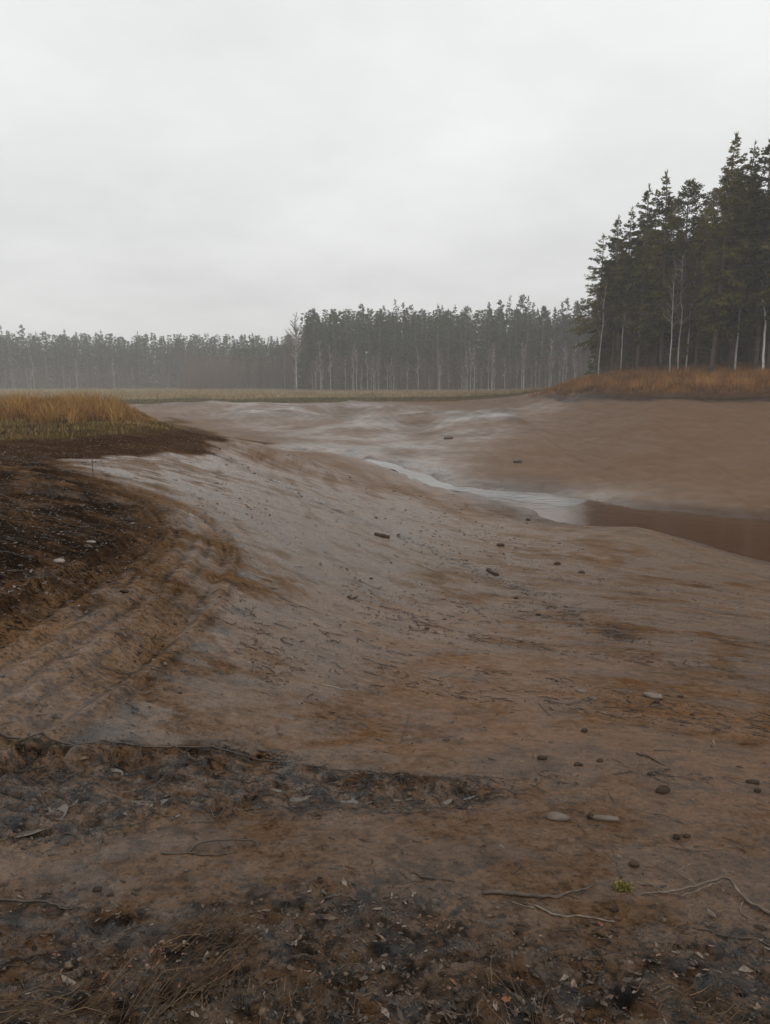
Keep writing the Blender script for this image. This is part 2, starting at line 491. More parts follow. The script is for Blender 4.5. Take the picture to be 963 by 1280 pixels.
def blades(x, y, z, h, w, lean, tint, mat, name, seg_mid=.55):
    n = len(x)
    a = rng.uniform(0, 2 * pi, n); la = rng.uniform(0, 2 * pi, n)
    sx, sy = np.cos(a) * w / 2, np.sin(a) * w / 2
    lx, ly = np.cos(la) * lean * h, np.sin(la) * lean * h
    hz = h * np.sqrt(np.clip(1 - lean ** 2 * .7, .1, 1))
    v = np.stack([
        np.stack([x - sx, y - sy, z - .03], -1), np.stack([x + sx, y + sy, z - .03], -1),
        np.stack([x + sx * .8 + lx * .3, y + sy * .8 + ly * .3, z + hz * seg_mid], -1), np.stack([x - sx * .8 + lx * .3, y - sy * .8 + ly * .3, z + hz * seg_mid], -1),
        np.stack([x + lx, y + ly, z + hz], -1)], 1).reshape(-1, 3)
    b = np.arange(n)[:, None] * 5
    return make_mesh(name, v, [b + np.array([[0, 1, 2, 3]]), b + np.array([[3, 2, 4]])], mat, {'tint': np.repeat(tint, 5)}, False)


# ------------------------------------------------------------------ materials
def nodes(name):
    m = bpy.data.materials.new(name); m.use_nodes = True
    nt = m.node_tree; p = nt.nodes["Principled BSDF"]
    return m, nt.nodes, nt.links, p


def attr(N, name, typ='GEOMETRY'):
    a = N.new("ShaderNodeAttribute"); a.attribute_name = name; a.attribute_type = typ
    return a


def ramp(N, L, src, stops, interp='LINEAR'):
    r = N.new("ShaderNodeValToRGB"); r.color_ramp.interpolation = interp
    e = r.color_ramp.elements
    while len(e) < len(stops): e.new(0.5)
    for i, (p, c) in enumerate(stops):
        e[i].position = p; e[i].color = (*c, 1) if len(c) == 3 else c
    L.new(src, r.inputs[0]); return r


def tint_mat(name, stops, rough=.8, spec=.3, noise_scale=None, objrand=0.0, sss=False):
    m, N, L, p = nodes(name)
    a = attr(N, 'tint')
    src = a.outputs["Fac"]
    if noise_scale:
        tc = N.new("ShaderNodeTexCoord"); n = N.new("ShaderNodeTexNoise"); n.inputs["Scale"].default_value = noise_scale
        n.inputs["Detail"].default_value = 4
        L.new(tc.outputs["Object"], n.inputs["Vector"])
        q = N.new("ShaderNodeMath"); q.operation = 'MULTIPLY_ADD'; q.inputs[1].default_value = .9; q.inputs[2].default_value = -.45
        L.new(n.outputs[0], q.inputs[0])
        s = N.new("ShaderNodeMath"); s.operation = 'ADD'; L.new(src, s.inputs[0]); L.new(q.outputs[0], s.inputs[1]); src = s.outputs[0]
    if objrand:
        oi = N.new("ShaderNodeObjectInfo")
        q = N.new("ShaderNodeMath"); q.operation = 'MULTIPLY_ADD'; q.inputs[1].default_value = objrand; q.inputs[2].default_value = -objrand / 2
        L.new(oi.outputs["Random"], q.inputs[0])
        s = N.new("ShaderNodeMath"); s.operation = 'ADD'; L.new(src, s.inputs[0]); L.new(q.outputs[0], s.inputs[1]); src = s.outputs[0]
    r = ramp(N, L, src, stops)
    L.new(r.outputs[0], p.inputs["Base Color"])
    p.inputs["Roughness"].default_value = rough
    p.inputs["Specular IOR Level"].default_value = spec
    return m


# ground: colour and wetness come from the patches of the map, fine grain from noise
def ground_material():
    m, N, L, p = nodes("mud_and_meadow")
    col = attr(N, 'albedo'); wet = attr(N, 'wet'); grain = attr(N, 'grain')
    geo = N.new("ShaderNodeNewGeometry")

    def tex(scale, detail=6, rough=.6, dist=0):
        n = N.new("ShaderNodeTexNoise"); n.inputs["Scale"].default_value = scale; n.inputs["Detail"].default_value = detail
        n.inputs["Roughness"].default_value = rough; n.inputs["Distortion"].default_value = dist
        L.new(geo.outputs["Position"], n.inputs["Vector"]); return n

    def mr(src, a, b, c, d):
        n = N.new("ShaderNodeMapRange"); L.new(src, n.inputs[0])
        for i, v in enumerate((a, b, c, d)): n.inputs[i + 1].default_value = v
        return n

    def mul(a, b, op='MULTIPLY'):
        n = N.new("ShaderNodeMath"); n.operation = op
        for i, s in enumerate((a, b)):
            if isinstance(s, (int, float)): n.inputs[i].default_value = s
            else: L.new(s, n.inputs[i])
        return n.outputs[0]
    n1 = tex(1.3, 8, .65, .4); n2 = tex(14, 6, .7); n3 = tex(70, 5, .65); n4 = tex(.25, 4)
    k = mul(mr(n1.outputs[0], .3, .7, .86, 1.14).outputs[0], mr(n2.outputs[0], .3, .72, .80, 1.18).outputs[0])
    k = mul(k, mr(n3.outputs[0], .3, .75, .66, 1.32).outputs[0])
    k = mul(k, mr(n4.outputs[0], .3, .7, .9, 1.1).outputs[0])
    n5 = tex(38, 8, .72, .6)
    cr = mr(n5.outputs[0], .52, .60, 0, .85).outputs[0]
    cr = mul(cr, mr(grain.outputs["Fac"], .3, .8, .22, 1).outputs[0])
    inv = N.new("ShaderNodeMath"); inv.operation = 'SUBTRACT'; inv.inputs[0].default_value = 1; L.new(cr, inv.inputs[1])
    k = mul(k, inv.outputs[0])
    nr_ = attr(N, 'near')
    k = mul(1.0, mul(mul(k, 1.0, 'SUBTRACT'), nr_.outputs['Fac']), 'ADD')
    vm = N.new("ShaderNodeVectorMath"); vm.operation = 'SCALE'
    L.new(col.outputs["Color"], vm.inputs[0]); L.new(k, vm.inputs["Scale"])
    L.new(vm.outputs[0], p.inputs["Base Color"])
    # wetness: patchy film
    wn_ = mr(n1.outputs[0], .35, .65, -.22, .22).outputs[0]
    wn2 = mr(n2.outputs[0], .35, .65, -.14, .14).outputs[0]
    ws = mul(wet.outputs["Fac"], mul(mul(wn_, wn2, 'ADD'), nr_.outputs['Fac']), 'ADD')
    rg = mr(ws, 0.0, 1.0, .9, .16); rg.clamp = True
    L.new(rg.outputs[0], p.inputs["Roughness"])
    p.inputs["Specular IOR Level"].default_value = 0.5
    sp = mr(ws, .10, 1, .0, .60); L.new(sp.outputs[0], p.inputs["Specular IOR Level"])
    b1 = N.new("ShaderNodeBump"); b1.inputs["Distance"].default_value = 0.018
    b2 = N.new("ShaderNodeBump"); b2.inputs["Distance"].default_value = 0.03
    L.new(mr(grain.outputs["Fac"], 0, 1, .15, 1).outputs[0], b1.inputs["Strength"]); b2.inputs["Strength"].default_value = .35
    L.new(n3.outputs[0], b1.inputs["Height"]); L.new(n2.outputs[0], b2.inputs["Height"]); L.new(b2.outputs[0], b1.inputs["Normal"])
    L.new(b1.outputs[0], p.inputs["Normal"])
    return m


def water_material(name, col, rough, bump=.02, scale=3.0):
    m, N, L, p = nodes(name)
    p.inputs["Base Color"].default_value = (*col, 1)
    p.inputs["Roughness"].default_value = rough
    p.inputs["IOR"].default_value = 1.33
    tc = N.new("ShaderNodeNewGeometry"); n = N.new("ShaderNodeTexNoise"); n.inputs["Scale"].default_value = scale; n.inputs["Detail"].default_value = 4
    L.new(tc.outputs["Position"], n.inputs["Vector"])
    b = N.new("ShaderNodeBump"); b.inputs["Strength"].default_value = .5; b.inputs["Distance"].default_value = bump
    L.new(n.outputs[0], b.inputs["Height"]); L.new(b.outputs[0], p.inputs["Normal"])
    return m


M_ground = ground_material()
M_pond = water_material("murky_brown_water", (.072, .032, .014), .16, .03, 1.6)
M_stream = water_material("shallow_stream_water", (.13, .12, .105), .14, .05, 2.2)
M_puddle = water_material("puddle_water", (.09, .075, .06), .05, .001, 8.0)
M_reed = tint_mat("golden_dry_reed", [(0, (.07, .034, .010)), (.35, (.18, .088, .024)), (.7, (.31, .165, .045)), (1, (.40, .26, .10))], .8)
M_bracken = tint_mat("rusty_dry_grass", [(0, (.07, .032, .012)), (.4, (.24, .105, .028)), (.75, (.38, .19, .052)), (1, (.46, .29, .10))], .85)
M_meadow = tint_mat("pale_meadow_grass", [(0, (.055, .06, .022)), (.4, (.13, .115, .045)), (.7, (.27, .20, .10)), (1, (.36, .27, .15))], .85)
M_moss = tint_mat("short_green_grass", [(0, (.050, .030, .012)), (.45, (.105, .074, .020)), (.75, (.16, .112, .034)), (1, (.26, .16, .06))], .8)
M_needle = tint_mat("conifer_needles", [(0, (.026, .026, .005)), (.3, (.058, .058, .011)), (.55, (.110, .102, .018)), (.8, (.155, .112, .026)), (1, (.19, .12, .034))], .9, .0, .35, .45)
M_needle_far = tint_mat("distant_conifer_needles", [(0, (.022, .030, .008)), (.5, (.046, .058, .014)), (1, (.080, .088, .022))], .9, .0, .4, .3)
M_bark = tint_mat("pine_bark", [(0, (.06, .045, .036)), (.5, (.15, .108, .082)), (1, (.26, .15, .09))], .9, .2, 3.0)
M_birch = tint_mat("birch_bark", [(0, (.06, .055, .05)), (.35, (.45, .43, .40)), (1, (.70, .68, .64))], .7, .3, 2.2)
M_twig = tint_mat("bare_brown_twigs", [(0, (.06, .036, .027)), (.5, (.13, .080, .058)), (1, (.23, .145, .10))], .85, .2)
M_stick = tint_mat("wet_dead_wood", [(0, (.022, .015, .011)), (.5, (.05, .034, .024)), (1, (.12, .09, .065))], .5, .5, 40.0)
M_lichen = tint_mat("lichened_birch_twig", [(0, (.035, .024, .017)), (.45, (.11, .082, .060)), (.7, (.25, .215, .17)), (1, (.42, .38, .31))], .6, .4, 28.0)
M_leaf = tint_mat("wet_fallen_leaves", [(0, (.018, .011, .006)), (.45, (.055, .034, .020)), (.72, (.10, .070, .046)), (.86, (.19, .155, .125)), (.93, (.11, .042, .017)), (1, (.19, .070, .022))], .38, .4, 60.0)
M_stone = tint_mat("muddy_stone", [(0, (.055, .042, .032)), (.5, (.13, .10, .078)), (1, (.22, .18, .145))], .6, .4, 14.0)
M_clod = tint_mat("dark_mud_clod", [(0, (.026, .016, .010)), (.6, (.065, .042, .027)), (1, (.13, .085, .055))], .8, .2)
M_straw = tint_mat("dark_wet_straw", [(0, (.025, .016, .009)), (.5, (.075, .045, .022)), (1, (.19, .12, .06))], .6, .3)
M_lichen_green = tint_mat("yellow_green_lichen", [(0, (.09, .075, .025)), (.6, (.20, .175, .045)), (1, (.32, .28, .09))], .8, .2)

# ------------------------------------------------------------------ ground
def spaced(a, b, step):
    return np.arange(a, b, step)


az = np.concatenate([np.linspace(-pi, -1.2, 40, endpoint=False), np.linspace(-1.2, -.62, 90, endpoint=False), np.linspace(-.62, .62, 1000, endpoint=False),
                     np.linspace(.62, 1.2, 90, endpoint=False), np.linspace(1.2, pi, 40, endpoint=False)])
rr = np.concatenate([np.exp(np.linspace(np.log(.3), np.log(1.25), 30, endpoint=False)), np.exp(np.linspace(np.log(1.25), np.log(60), 1080, endpoint=False)),
                     np.exp(np.linspace(np.log(60), np.log(130), 150, endpoint=False)), np.exp(np.linspace(np.log(130), np.log(900), 60))])
TH, R = np.meshgrid(az, rr)
GX, GY = (R * np.sin(TH)).ravel(), (R * np.cos(TH)).ravel()
GZ, M = H(GX, GY, True)
na, nr = len(az), len(rr)
V = np.stack([GX, GY, GZ], -1)
i = np.arange(nr - 1)[:, None] * na; j = np.arange(na)[None]; j2 = (j + 1) % na
F = np.stack([i + j, i + j2, i + na + j2, i + na + j], -1).reshape(-1, 4)[:, ::-1]
V = np.concatenate([V, [[0, 0, GZ[:na].mean()]]])
k = np.arange(na)
F3 = np.stack([np.full(na, len(V) - 1), (k + 1) % na, k], -1)[:, ::-1][:, ::-1]


def ground_colours(x, y, z, M):
    r = M['r']
    c = np.empty((len(x), 3)); c[:] = (.168, .108, .070)

    def mix(col, k):
        nonlocal c
        k = np.clip(k, 0, 1)[:, None]; c = c * (1 - k) + np.asarray(col) * k
    n1 = fbm(x / 1.7, y / 1.7, 3, 90); n2 = fbm(x / .5, y / .5, 3, 93); n3 = fbm(x / 7, y / 7, 2, 96)
    nh = fbm(x / .16 + .3 * n2, y / .11, 4, 220, .62); nm = fbm(x / .55, y / .40, 5, 230, .62)
    zb = M['zb']
    strk = noise((zb - .10 * (.6 * x + .75 * y)) * 9 + .4 * n2, (x - y) * .16, 99)
    str2 = noise((zb - .10 * (.6 * x + .75 * y)) * 30 + .7 * n2, (x - y) * .45, 97)
    mix((.135, .088, .058), .32 * sstep(-.1, .4, strk) * sstep(3, 8, r) * (1 - .8 * sstep(26, 44, r)))
    mix((.195, .128, .084), .32 * sstep(-.1, -.5, strk) * sstep(3, 8, r) * (1 - .8 * sstep(26, 44, r)))
    mix((.085, .058, .040), .75 * sstep(.12, .5, str2) * sstep(3.5, 6, r) * (1 - .75 * sstep(24, 40, r)))
    mix((.160, .122, .095), M['wet'] * (.65 + .9 * strk))
    mix((.178, .102, .054), M['orange'] * (.95 + .9 * n1 + .4 * strk))
    mix((.175, .098, .050), M['orange2'] * (.6 + .9 * n1))
    mix((.170, .108, .062), M['tan'] * .6)
    mix((.21, .135, .083), M['track'] * (.6 + .5 * n2))
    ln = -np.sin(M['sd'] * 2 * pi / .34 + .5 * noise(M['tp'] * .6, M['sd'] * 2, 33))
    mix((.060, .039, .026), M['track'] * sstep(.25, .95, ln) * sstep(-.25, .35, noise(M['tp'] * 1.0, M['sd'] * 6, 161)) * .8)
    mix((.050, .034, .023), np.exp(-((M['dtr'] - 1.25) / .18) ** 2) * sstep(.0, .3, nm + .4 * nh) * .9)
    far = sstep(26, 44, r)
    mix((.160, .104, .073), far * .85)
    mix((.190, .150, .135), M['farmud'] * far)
    gl = np.abs(fbm(x / 17 + y / 60, y / 24 - x / 26, 2, 21))
    mix((.085, .064, .054), M['farmud'] * far * sstep(.10, .0, gl - .05 * n1) * .8)
    gr = np.abs(noise(x / 1.6 + y * .05, y / 9, 12))
    mix((.11, .072, .050), far * (1 - M['farmud']) * sstep(.10, .0, gr) * .12)
    mix((.060, .038, .025), sstep(.30, .02, np.abs(zb - WATER_Z - .05)) * (x > 3) * .8)
    ck = np.abs(fbm(x / 2.6, y / 2.6, 3, 180))
    mix((.085, .057, .040), sstep(.035, .0, ck) * far * .10 * sstep(-.1, .3, n3 + .1))
    mix((.13, .105, .09), M['farmud'] * sstep(.0, .5, noise(x / 8 + y / 10, y / 5 - x / 14, 101)) * .75)
    mix((.024, .015, .010), M['litter'] * np.clip(.80 + 1.6 * nm + .5 * n1, 0, 1))
    mix((.046, .025, .014), M['band'] * (.95 + .5 * n1))
    mix((.10, .066, .044), M['band'] * sstep(.05, .3, nm) * .7)
    mix((.085, .066, .024), M['moss'] * (.8 + .5 * n1))
    mix((.050, .034, .024), M['wr'] * np.clip(.4 + 3.0 * nh, 0, 1))
    mix((.045, .031, .022), M['db'] * np.clip(.3 + 1.3 * n2, 0, .9))
    mix((.058, .036, .022), M['front'] * np.clip(.45 + 2.6 * nh + .8 * nm, 0, 1))
    mix((.020, .012, .007), M['front'] * sstep(.14, .30, nh))
    mix((.12, .080, .050), M['front'] * sstep(-.10, -.30, nh + .3 * nm) * .7)
    mix((.062, .039, .025), M['churn'] * np.clip(.25 + 3.0 * nh, 0, .95))
    mix((.022, .013, .008), M['churn'] * sstep(.12, .26, nh + .2 * nm))
    # drying skin: slightly darker, ragged-edged damp spots all over the slope
    mix(c * .74, sstep(.07, .13, nm + .25 * n1) * .8 * sstep(26, 12, r) * (1 - M['litter']))
    mix(c * .62, sstep(.22, .30, nh + .35 * nm) * .9 * sstep(13, 6, r))
    # dark crumbs where the surface is lumpy
    sp = noise(x / .05, y / .035, 110) * .6 + .5 * noise(x / .13, y / .09, 112)
    mix((.030, .019, .012), sstep(.14, .32, sp) * sstep(16, 7, r) * np.clip(M['lump'] + .02, 0, 1) * .9)
    dst, _, pst = seg_dist(x, y, STREAM)
    mix((.050, .036, .027), np.exp(-((dst - .3) / 1.5) ** 2) * sstep(.0, .35, noise(x * .7, y * .45, 170) + .25) * .85)
    mix((.21, .175, .155), np.exp(-((dst - 2.0) / 1.6) ** 2) * sstep(.1, .5, noise(x * .5, y * .35, 171)) * .7 * (y > 30))
    # dry plain on top of the banks
    plain = np.clip(sstep(86, 90, y + 2 * n3) + M['up'], 0, 1)
    mix(np.where((x > 0)[:, None], (.14, .072, .028), (.085, .062, .040)), plain)
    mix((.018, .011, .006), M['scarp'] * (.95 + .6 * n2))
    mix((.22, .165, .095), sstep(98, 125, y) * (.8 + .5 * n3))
    k = .72 + .02 * sstep(16, 45, r) - .10 * sstep(4.5, 2.2, r)
    return c * k[:, None] * (1 + .10 * n1)[:, None] * np.array([1.06, .92, .73])


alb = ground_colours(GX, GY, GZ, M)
wetv = .50 + .10 * sstep(6, 3, M['r']) + .36 * M['wet'] * (1 + .4 * noise((M['zb'] - .10 * (.6 * GX + .75 * GY)) * 14, (GX - GY) * .2, 125) + .5 * noise(GX * 1.4, GY * 1.1, 126)) + .25 * M['churn'] - .10 * M['orange'] - .2 * M['track'] + .04 * M['farmud'] + .22 * M['farmud'] * noise(GX / 5, GY / 3, 190) - .75 * M['litter'] - .8 * M['band'] - .08 * M['front'] - .2 * M['wr'] - .22 * sstep(24, 40, M['r']) * (1 - M['farmud'])
wetv += (.24 * np.clip(noise(GX / 2.5, GY / 2.5, 120), -.6, 1) + .2 * noise(GX / .7, GY / .6, 127) + .18 * noise(M['zb'] * 7, (GX - GY) * .15, 121)) * (1 - .75 * sstep(24, 40, M['r']) * (1 - M['farmud']))
dws = seg_dist(GX, GY, STREAM)[0]
wetv += .5 * np.exp(-(dws / 3.0) ** 2)
nmw = fbm(GX / .55, GY / .40, 5, 230, .62); nlw = fbm(GX / 2.1, GY / 1.5, 4, 240, .6)
wetv += (.34 * sstep(.02, .10, nlw + .5 * nmw) + .16 * sstep(.07, .13, nmw) - .14) * sstep(30, 14, M['r']) * (1 - .9 * M['litter']) * (1 - .7 * M['track']) * (1 - M['band']) * (1 - .7 * M['orange'])
film = sstep(.05, .35, noise(GX / .13, GY / .10, 200) + .5 * noise(GX / .045, GY / .04, 201))
wetv += (.55 * film - .22) * np.clip(M['churn'] + .8 * M['front'] + .5 * M['wr'] + .25 * M['litter'] + .15, 0, 1) * sstep(14, 6, M['r'])
wetv = np.clip(wetv, 0, 1) * np.clip(1 - M['moss'] - sstep(86, 90, GY), 0, 1)
grain = np.clip(.35 + .6 * M['lump'] - .3 * sstep(10, 40, M['r']), 0, 1)
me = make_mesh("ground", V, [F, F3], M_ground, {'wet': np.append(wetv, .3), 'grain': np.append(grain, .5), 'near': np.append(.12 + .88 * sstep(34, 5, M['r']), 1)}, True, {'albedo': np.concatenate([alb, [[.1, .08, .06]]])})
# make sure the sheet faces up
if me.polygons[len(F) // 2].normal.z < 0: me.flip_normals()
link("ground", me, kind="structure")

# ------------------------------------------------------------------ water
def sheet(name, x0, x1, y0, y1, zf, mat, n=60, keep=None):
    xs, ys = np.meshgrid(np.linspace(x0, x1, n), np.linspace(y0, y1, n))
    z = zf(xs, ys)
    v = np.stack([xs.ravel(), ys.ravel(), np.broadcast_to(z, xs.shape).ravel()], -1)
    i = np.arange(n - 1)[:, None] * n; j = np.arange(n - 1)[None]
    f = np.stack([i + j, i + j + 1, i + n + j + 1, i + n + j], -1).reshape(-1, 4)
    if keep is not None: f = f[keep(v[f].mean(1))]
    return make_mesh(name, v, [f], mat, None, True)


me = sheet("pond_water", 3.5, 60, 8, 36, lambda x, y: np.full(x.shape, WATER_Z), M_pond, 40)
link("pond_water", me, kind="structure")
# the stream runs down its bed into the pond
sv = []; sf = []
Q0 = 13
for q in range(Q0, len(STREAM)):
    p = STREAM[q]; t = STREAM[min(q + 1, len(STREAM) - 1)] - STREAM[max(q - 1, 0)]; t = t / np.hypot(*t); nn = np.array([-t[1], t[0]])
    fr = (q - Q0) / (len(STREAM) - 1 - Q0)
    w = .40 + .75 * fr + .18 * sin(q * 1.3)
    zc = float(Hs(p[0], p[1])[0])
    z = max(WATER_Z + .006, base_z([p[0]], [p[1]])[0] - .195)
    for s in (-1, -.5, 0, .5, 1): sv.append((p[0] + nn[0] * w * s, p[1] + nn[1] * w * s, z))
    if q > Q0:
        b = (q - Q0 - 1) * 5
        for s in range(4): sf.append((b + s, b + s + 1, b + 6 + s, b + 5 + s))
me = make_mesh("stream_water", sv, [np.array(sf)], M_stream)
link("stream_water", me, kind="structure")

# puddles caught in the churned mud: flat pools at the level of the lowest ground around them
PUD = [((20, 1016), .16, .10), ((60, 1000), .10, .05), ((208, 1013), .07, .05), ((172, 1012), .05, .04), ((378, 998), .07, .05), ((340, 996), .05, .04), ((445, 996), .07, .03), ((535, 996), .09, .035),
       ((575, 990), .06, .03), ((120, 962), .10, .04), ((500, 994), .05, .025)]
pp = at([a for a, _, _ in PUD])
pv = []; pf = []; b = 0
for (a, rx, ry), (x, y) in zip(PUD, pp):
    g = np.linspace(0, 2 * pi, 20, endpoint=False)
    X = x + rx * np.cos(g) * 1.2; Y = y + ry * np.sin(g) * 1.6
    z = np.percentile(H(np.append(X, x), np.append(Y, y)), 18)
    pv.append((x, y, z)); pv += [(u, v_, z) for u, v_ in zip(X, Y)]
    pf += [(b, b + 1 + q, b + 1 + (q + 1) % 20) for q in range(20)]; b += 21
link("puddle_water", make_mesh("puddle_water", pv, [np.array(pf)], M_puddle), kind="structure")
#PART2

# ------------------------------------------------------------------ trees
def conifer(seed, h, cb, maxr, kind, nb, per, cl, cw, far=False):
    """returns (trunk mesh, crown mesh); base at the origin"""
    global rng
    keep = rng; rng = np.random.default_rng(seed)
    T, K = MB(), MB()
    n = 12
    zz = np.linspace(-.3, h, n); r0 = .0085 * h + .03
    lean = rng.normal(0, .012, 2); wob = np.cumsum(rng.normal(0, .035, (n, 2)), 0)
    wob -= wob[0]
    px = np.stack([lean[0] * zz + wob[:, 0], lean[1] * zz + wob[:, 1], zz], -1)
    rad = r0 * (1 - np.clip(zz / h, 0, 1)) ** .75 + .012
    tube(T, px, rad, 5 if far else 9, np.linspace(.25, .75 if kind == 'pine' else .4, n).repeat(5 if far else 9).tolist() + [.25, .5], 0)

    def axis(z): return np.stack([np.interp(z, zz, px[:, 0]), np.interp(z, zz, px[:, 1]), z], -1)
    s = np.sort(rng.random(nb) ** (.9 if kind == 'spruce' else .8)) * .985
    if kind == 'pine':      # whorls, leaving holes
        s = np.clip(np.round(s * 15) / 15 + rng.normal(0, .012, nb), 0, .985)
    z = cb + (h - cb) * s
    az_ = rng.uniform(0, 2 * pi, nb)
    lop = 1 + .35 * np.cos(az_ - rng.uniform(0, 6.28))
    if kind == 'spruce':
        L = maxr * (np.minimum((1 - s) * 1.35, 1) ** .8 * .95 + .06) * rng.uniform(.55, 1.15, nb) * lop
        el = np.radians(-22 + 50 * s ** 1.5 + rng.normal(0, 7, nb))
    else:
        L = maxr * (np.sqrt(np.clip(1 - s, 0, 1)) * (.45 + .75 * np.sqrt(s + .02)) + .12) * rng.uniform(.45, 1.2, nb) * lop
        el = np.radians(-6 + 48 * s ** 1.2 + rng.normal(0, 12, nb))
    cu = rng.uniform(-.10, .12, nb)
    o = axis(z); d = np.stack([np.cos(az_) * np.cos(el), np.sin(az_) * np.cos(el), np.sin(el)], -1)

    def bp(i, f): return o[i] + d[i] * (L[i] * f)[:, None] + np.array([0, 0, 1.]) * (cu[i] * L[i] * f * f)[:, None]
    I = np.arange(nb)
    br = .012 + .011 * L
    p0, p1, p2 = bp(I, np.zeros(nb)), bp(I, np.full(nb, .5)), bp(I, np.full(nb, .96))
    sticks(T, p0, p1, br, br * .6, .42); sticks(T, p1, p2, br * .6, br * .2, .38)
    # dead twigs on the bare stem
    nd = 10 if far else 26
    zd = rng.uniform(.1 * min(h, cb), cb * 1.05, nd); ad = rng.uniform(0, 6.28, nd); ld = rng.uniform(.3, 1.1, nd) * (maxr / 2)
    q = axis(zd); e = q + np.stack([np.cos(ad) * ld, np.sin(ad) * ld, rng.uniform(-.35, .15, nd) * ld], -1)
    sticks(T, q, e, .014, .004, .2)
    # sprays
    cnt = np.maximum(3, (per * L / maxr * rng.uniform(.6, 1.3, nb))).astype(int)
    cnt = np.where(rng.random(nb) < .10, cnt // 4, cnt)
    idx = np.repeat(I, cnt); m = len(idx)
    f = (rng.random(m) ** (.75 if kind == 'spruce' else .55)) * .92 + .1
    f = np.clip(f, .12 if kind == 'spruce' else .28, 1.0)
    pos = bp(idx, f)
    side = np.where(rng.random(m) < .5, -1, 1) * rng.uniform(.15, 1.15, m)
    aa = az_[idx] + side
    dd = np.stack([np.cos(aa), np.sin(aa), np.tan(el[idx]) * .5 + rng.normal(-.22 if kind == 'spruce' else .25, .28, m)], -1)
    off = rng.normal(0, .07 if kind == 'spruce' else .13, (m, 3)) * (maxr / 2)
    clump = rng.normal(0, .12, nb)[idx]
    tipk = (.5 + .5 * np.clip((1 - s[idx]) * 2.2, 0, 1))
    off = off * tipk[:, None]
    cards(K, pos + off, dd, cl * tipk * rng.uniform(.6, 1.4, m) * (1.1 - .35 * f), cw * rng.uniform(.6, 1.3, m), np.clip(.45 + clump + rng.normal(0, .13, m), 0, 1))
    # leader
    tp = axis(np.full(14, h - .25) + rng.uniform(-.5, .3, 14))
    cards(K, tp, np.stack([rng.normal(0, .35, 14), rng.normal(0, .35, 14), np.ones(14)], -1), cl, cw * .8, .5)
    rng = keep
    return T.mesh("trunk", M_bark), K.mesh("crown", M_needle_far if far else M_needle, False)


def birch(seed, h, bend=1.0, r0=.07, tw=1.0, twigr=1.0, white=.75):
    global rng
    keep = rng; rng = np.random.default_rng(seed)
    T, K = MB(), MB()
    n = 14; zz = np.linspace(-.2, h, n)
    w = np.cumsum(rng.normal(0, .09 * bend, (n, 2)), 0) * np.linspace(0, 1, n)[:, None]
    px = np.stack([w[:, 0], w[:, 1], zz], -1)
    tube(T, px, r0 * (1 - np.clip(zz / h, 0, 1)) ** .8 + .008, 7, np.append(np.linspace(white, white * .6, n).repeat(7), [white, white]), 0)
    nb = int(34 * tw)
    z = h * rng.uniform(.38, .97, nb); a = rng.uniform(0, 6.28, nb)
    L = (h - z) * rng.uniform(.22, .42, nb) + .35
    o = np.stack([np.interp(z, zz, px[:, 0]), np.interp(z, zz, px[:, 1]), z], -1)
    d = nrm(np.stack([np.cos(a), np.sin(a), rng.uniform(.7, 1.6, nb)], -1))
    m_ = o + d * (L * .5)[:, None]; e = m_ + nrm(d + np.array([0, 0, .25])) * (L * .5)[:, None]
    sticks(T, o, m_, .018 * twigr, .011 * twigr, .3); sticks(K, m_, e, .011 * twigr, .005 * twigr, .45)
    for g in range(2):
        k = 9 if g == 0 else 4
        f = rng.random((nb, k))
        base = (o[:, None] + (e - o)[:, None] * f[..., None]).reshape(-1, 3)
        dd = np.repeat(d, k, 0) + rng.normal(0, .45, (nb * k, 3))
        ll = np.repeat(L, k) * rng.uniform(.15, .45, nb * k)
        sticks(K, base, base + nrm(dd) * ll[:, None], .006 * twigr, .003 * twigr, rng.uniform(.2, .8, nb * k))
        b2 = base + nrm(dd) * (ll * .6)[:, None]
        dd2 = nrm(dd) + rng.normal(0, .5, (nb * k, 3))
        sticks(K, b2, b2 + nrm(dd2) * (ll * .5)[:, None], .004 * twigr, .003 * twigr, rng.uniform(.2, .8, nb * k))
    rng = keep
    return T.mesh("trunk", M_birch), K.mesh("crown", M_twig, False)


def plant(kind_name, meshes, x, y, sc_, rz, label, cat, group=None, z=None, tilt=0.0):
    e = link(kind_name, None, None, label, cat, group)
    zz = float(Hs(x, y)[0]) if z is None else z
    e.location = (x, y, zz); e.rotation_euler = (tilt * cos(rz * 7), tilt * sin(rz * 7), rz); e.scale = (sc_,) * 3
    link("trunk", meshes[0], e); link("crown", meshes[1], e)
    return e


def world_x(px, D): return (px - 481.5) / 940 * D / cos(PITCH)


def height_for(px, topy, x, y):
    """tree height that reaches the surveyed elevation angle"""
    d = pix_ray(px, topy); t = y / d[1]
    return EYE + d[2] * t - float(base_z([x], [y])[0])


REF = 18.0
NEARK = {}
WIDE = 1.2
for i, (cb, mr, kd, nb, per) in enumerate([(5.5, 1.7, 'spruce', 150, 56), (8.0, 1.9, 'pine', 125, 56), (3.5, 2.0, 'spruce', 175, 58), (7.5, 1.8, 'spruce', 120, 52),
                                           (6.5, 1.5, 'spruce', 125, 44), (2.2, 2.2, 'spruce', 185, 60), (9.0, 1.6, 'pine', 110, 50), (4.5, 1.9, 'spruce', 160, 56)]):
    NEARK[i] = (conifer(100 + i, REF, cb, mr * WIDE, kd, int(nb * 1.15), int(per * 1.25), .52, .13), kd)
SPARSE = conifer(131, REF, 4.5, 3.1, 'spruce', 130, 62, .55, .13)

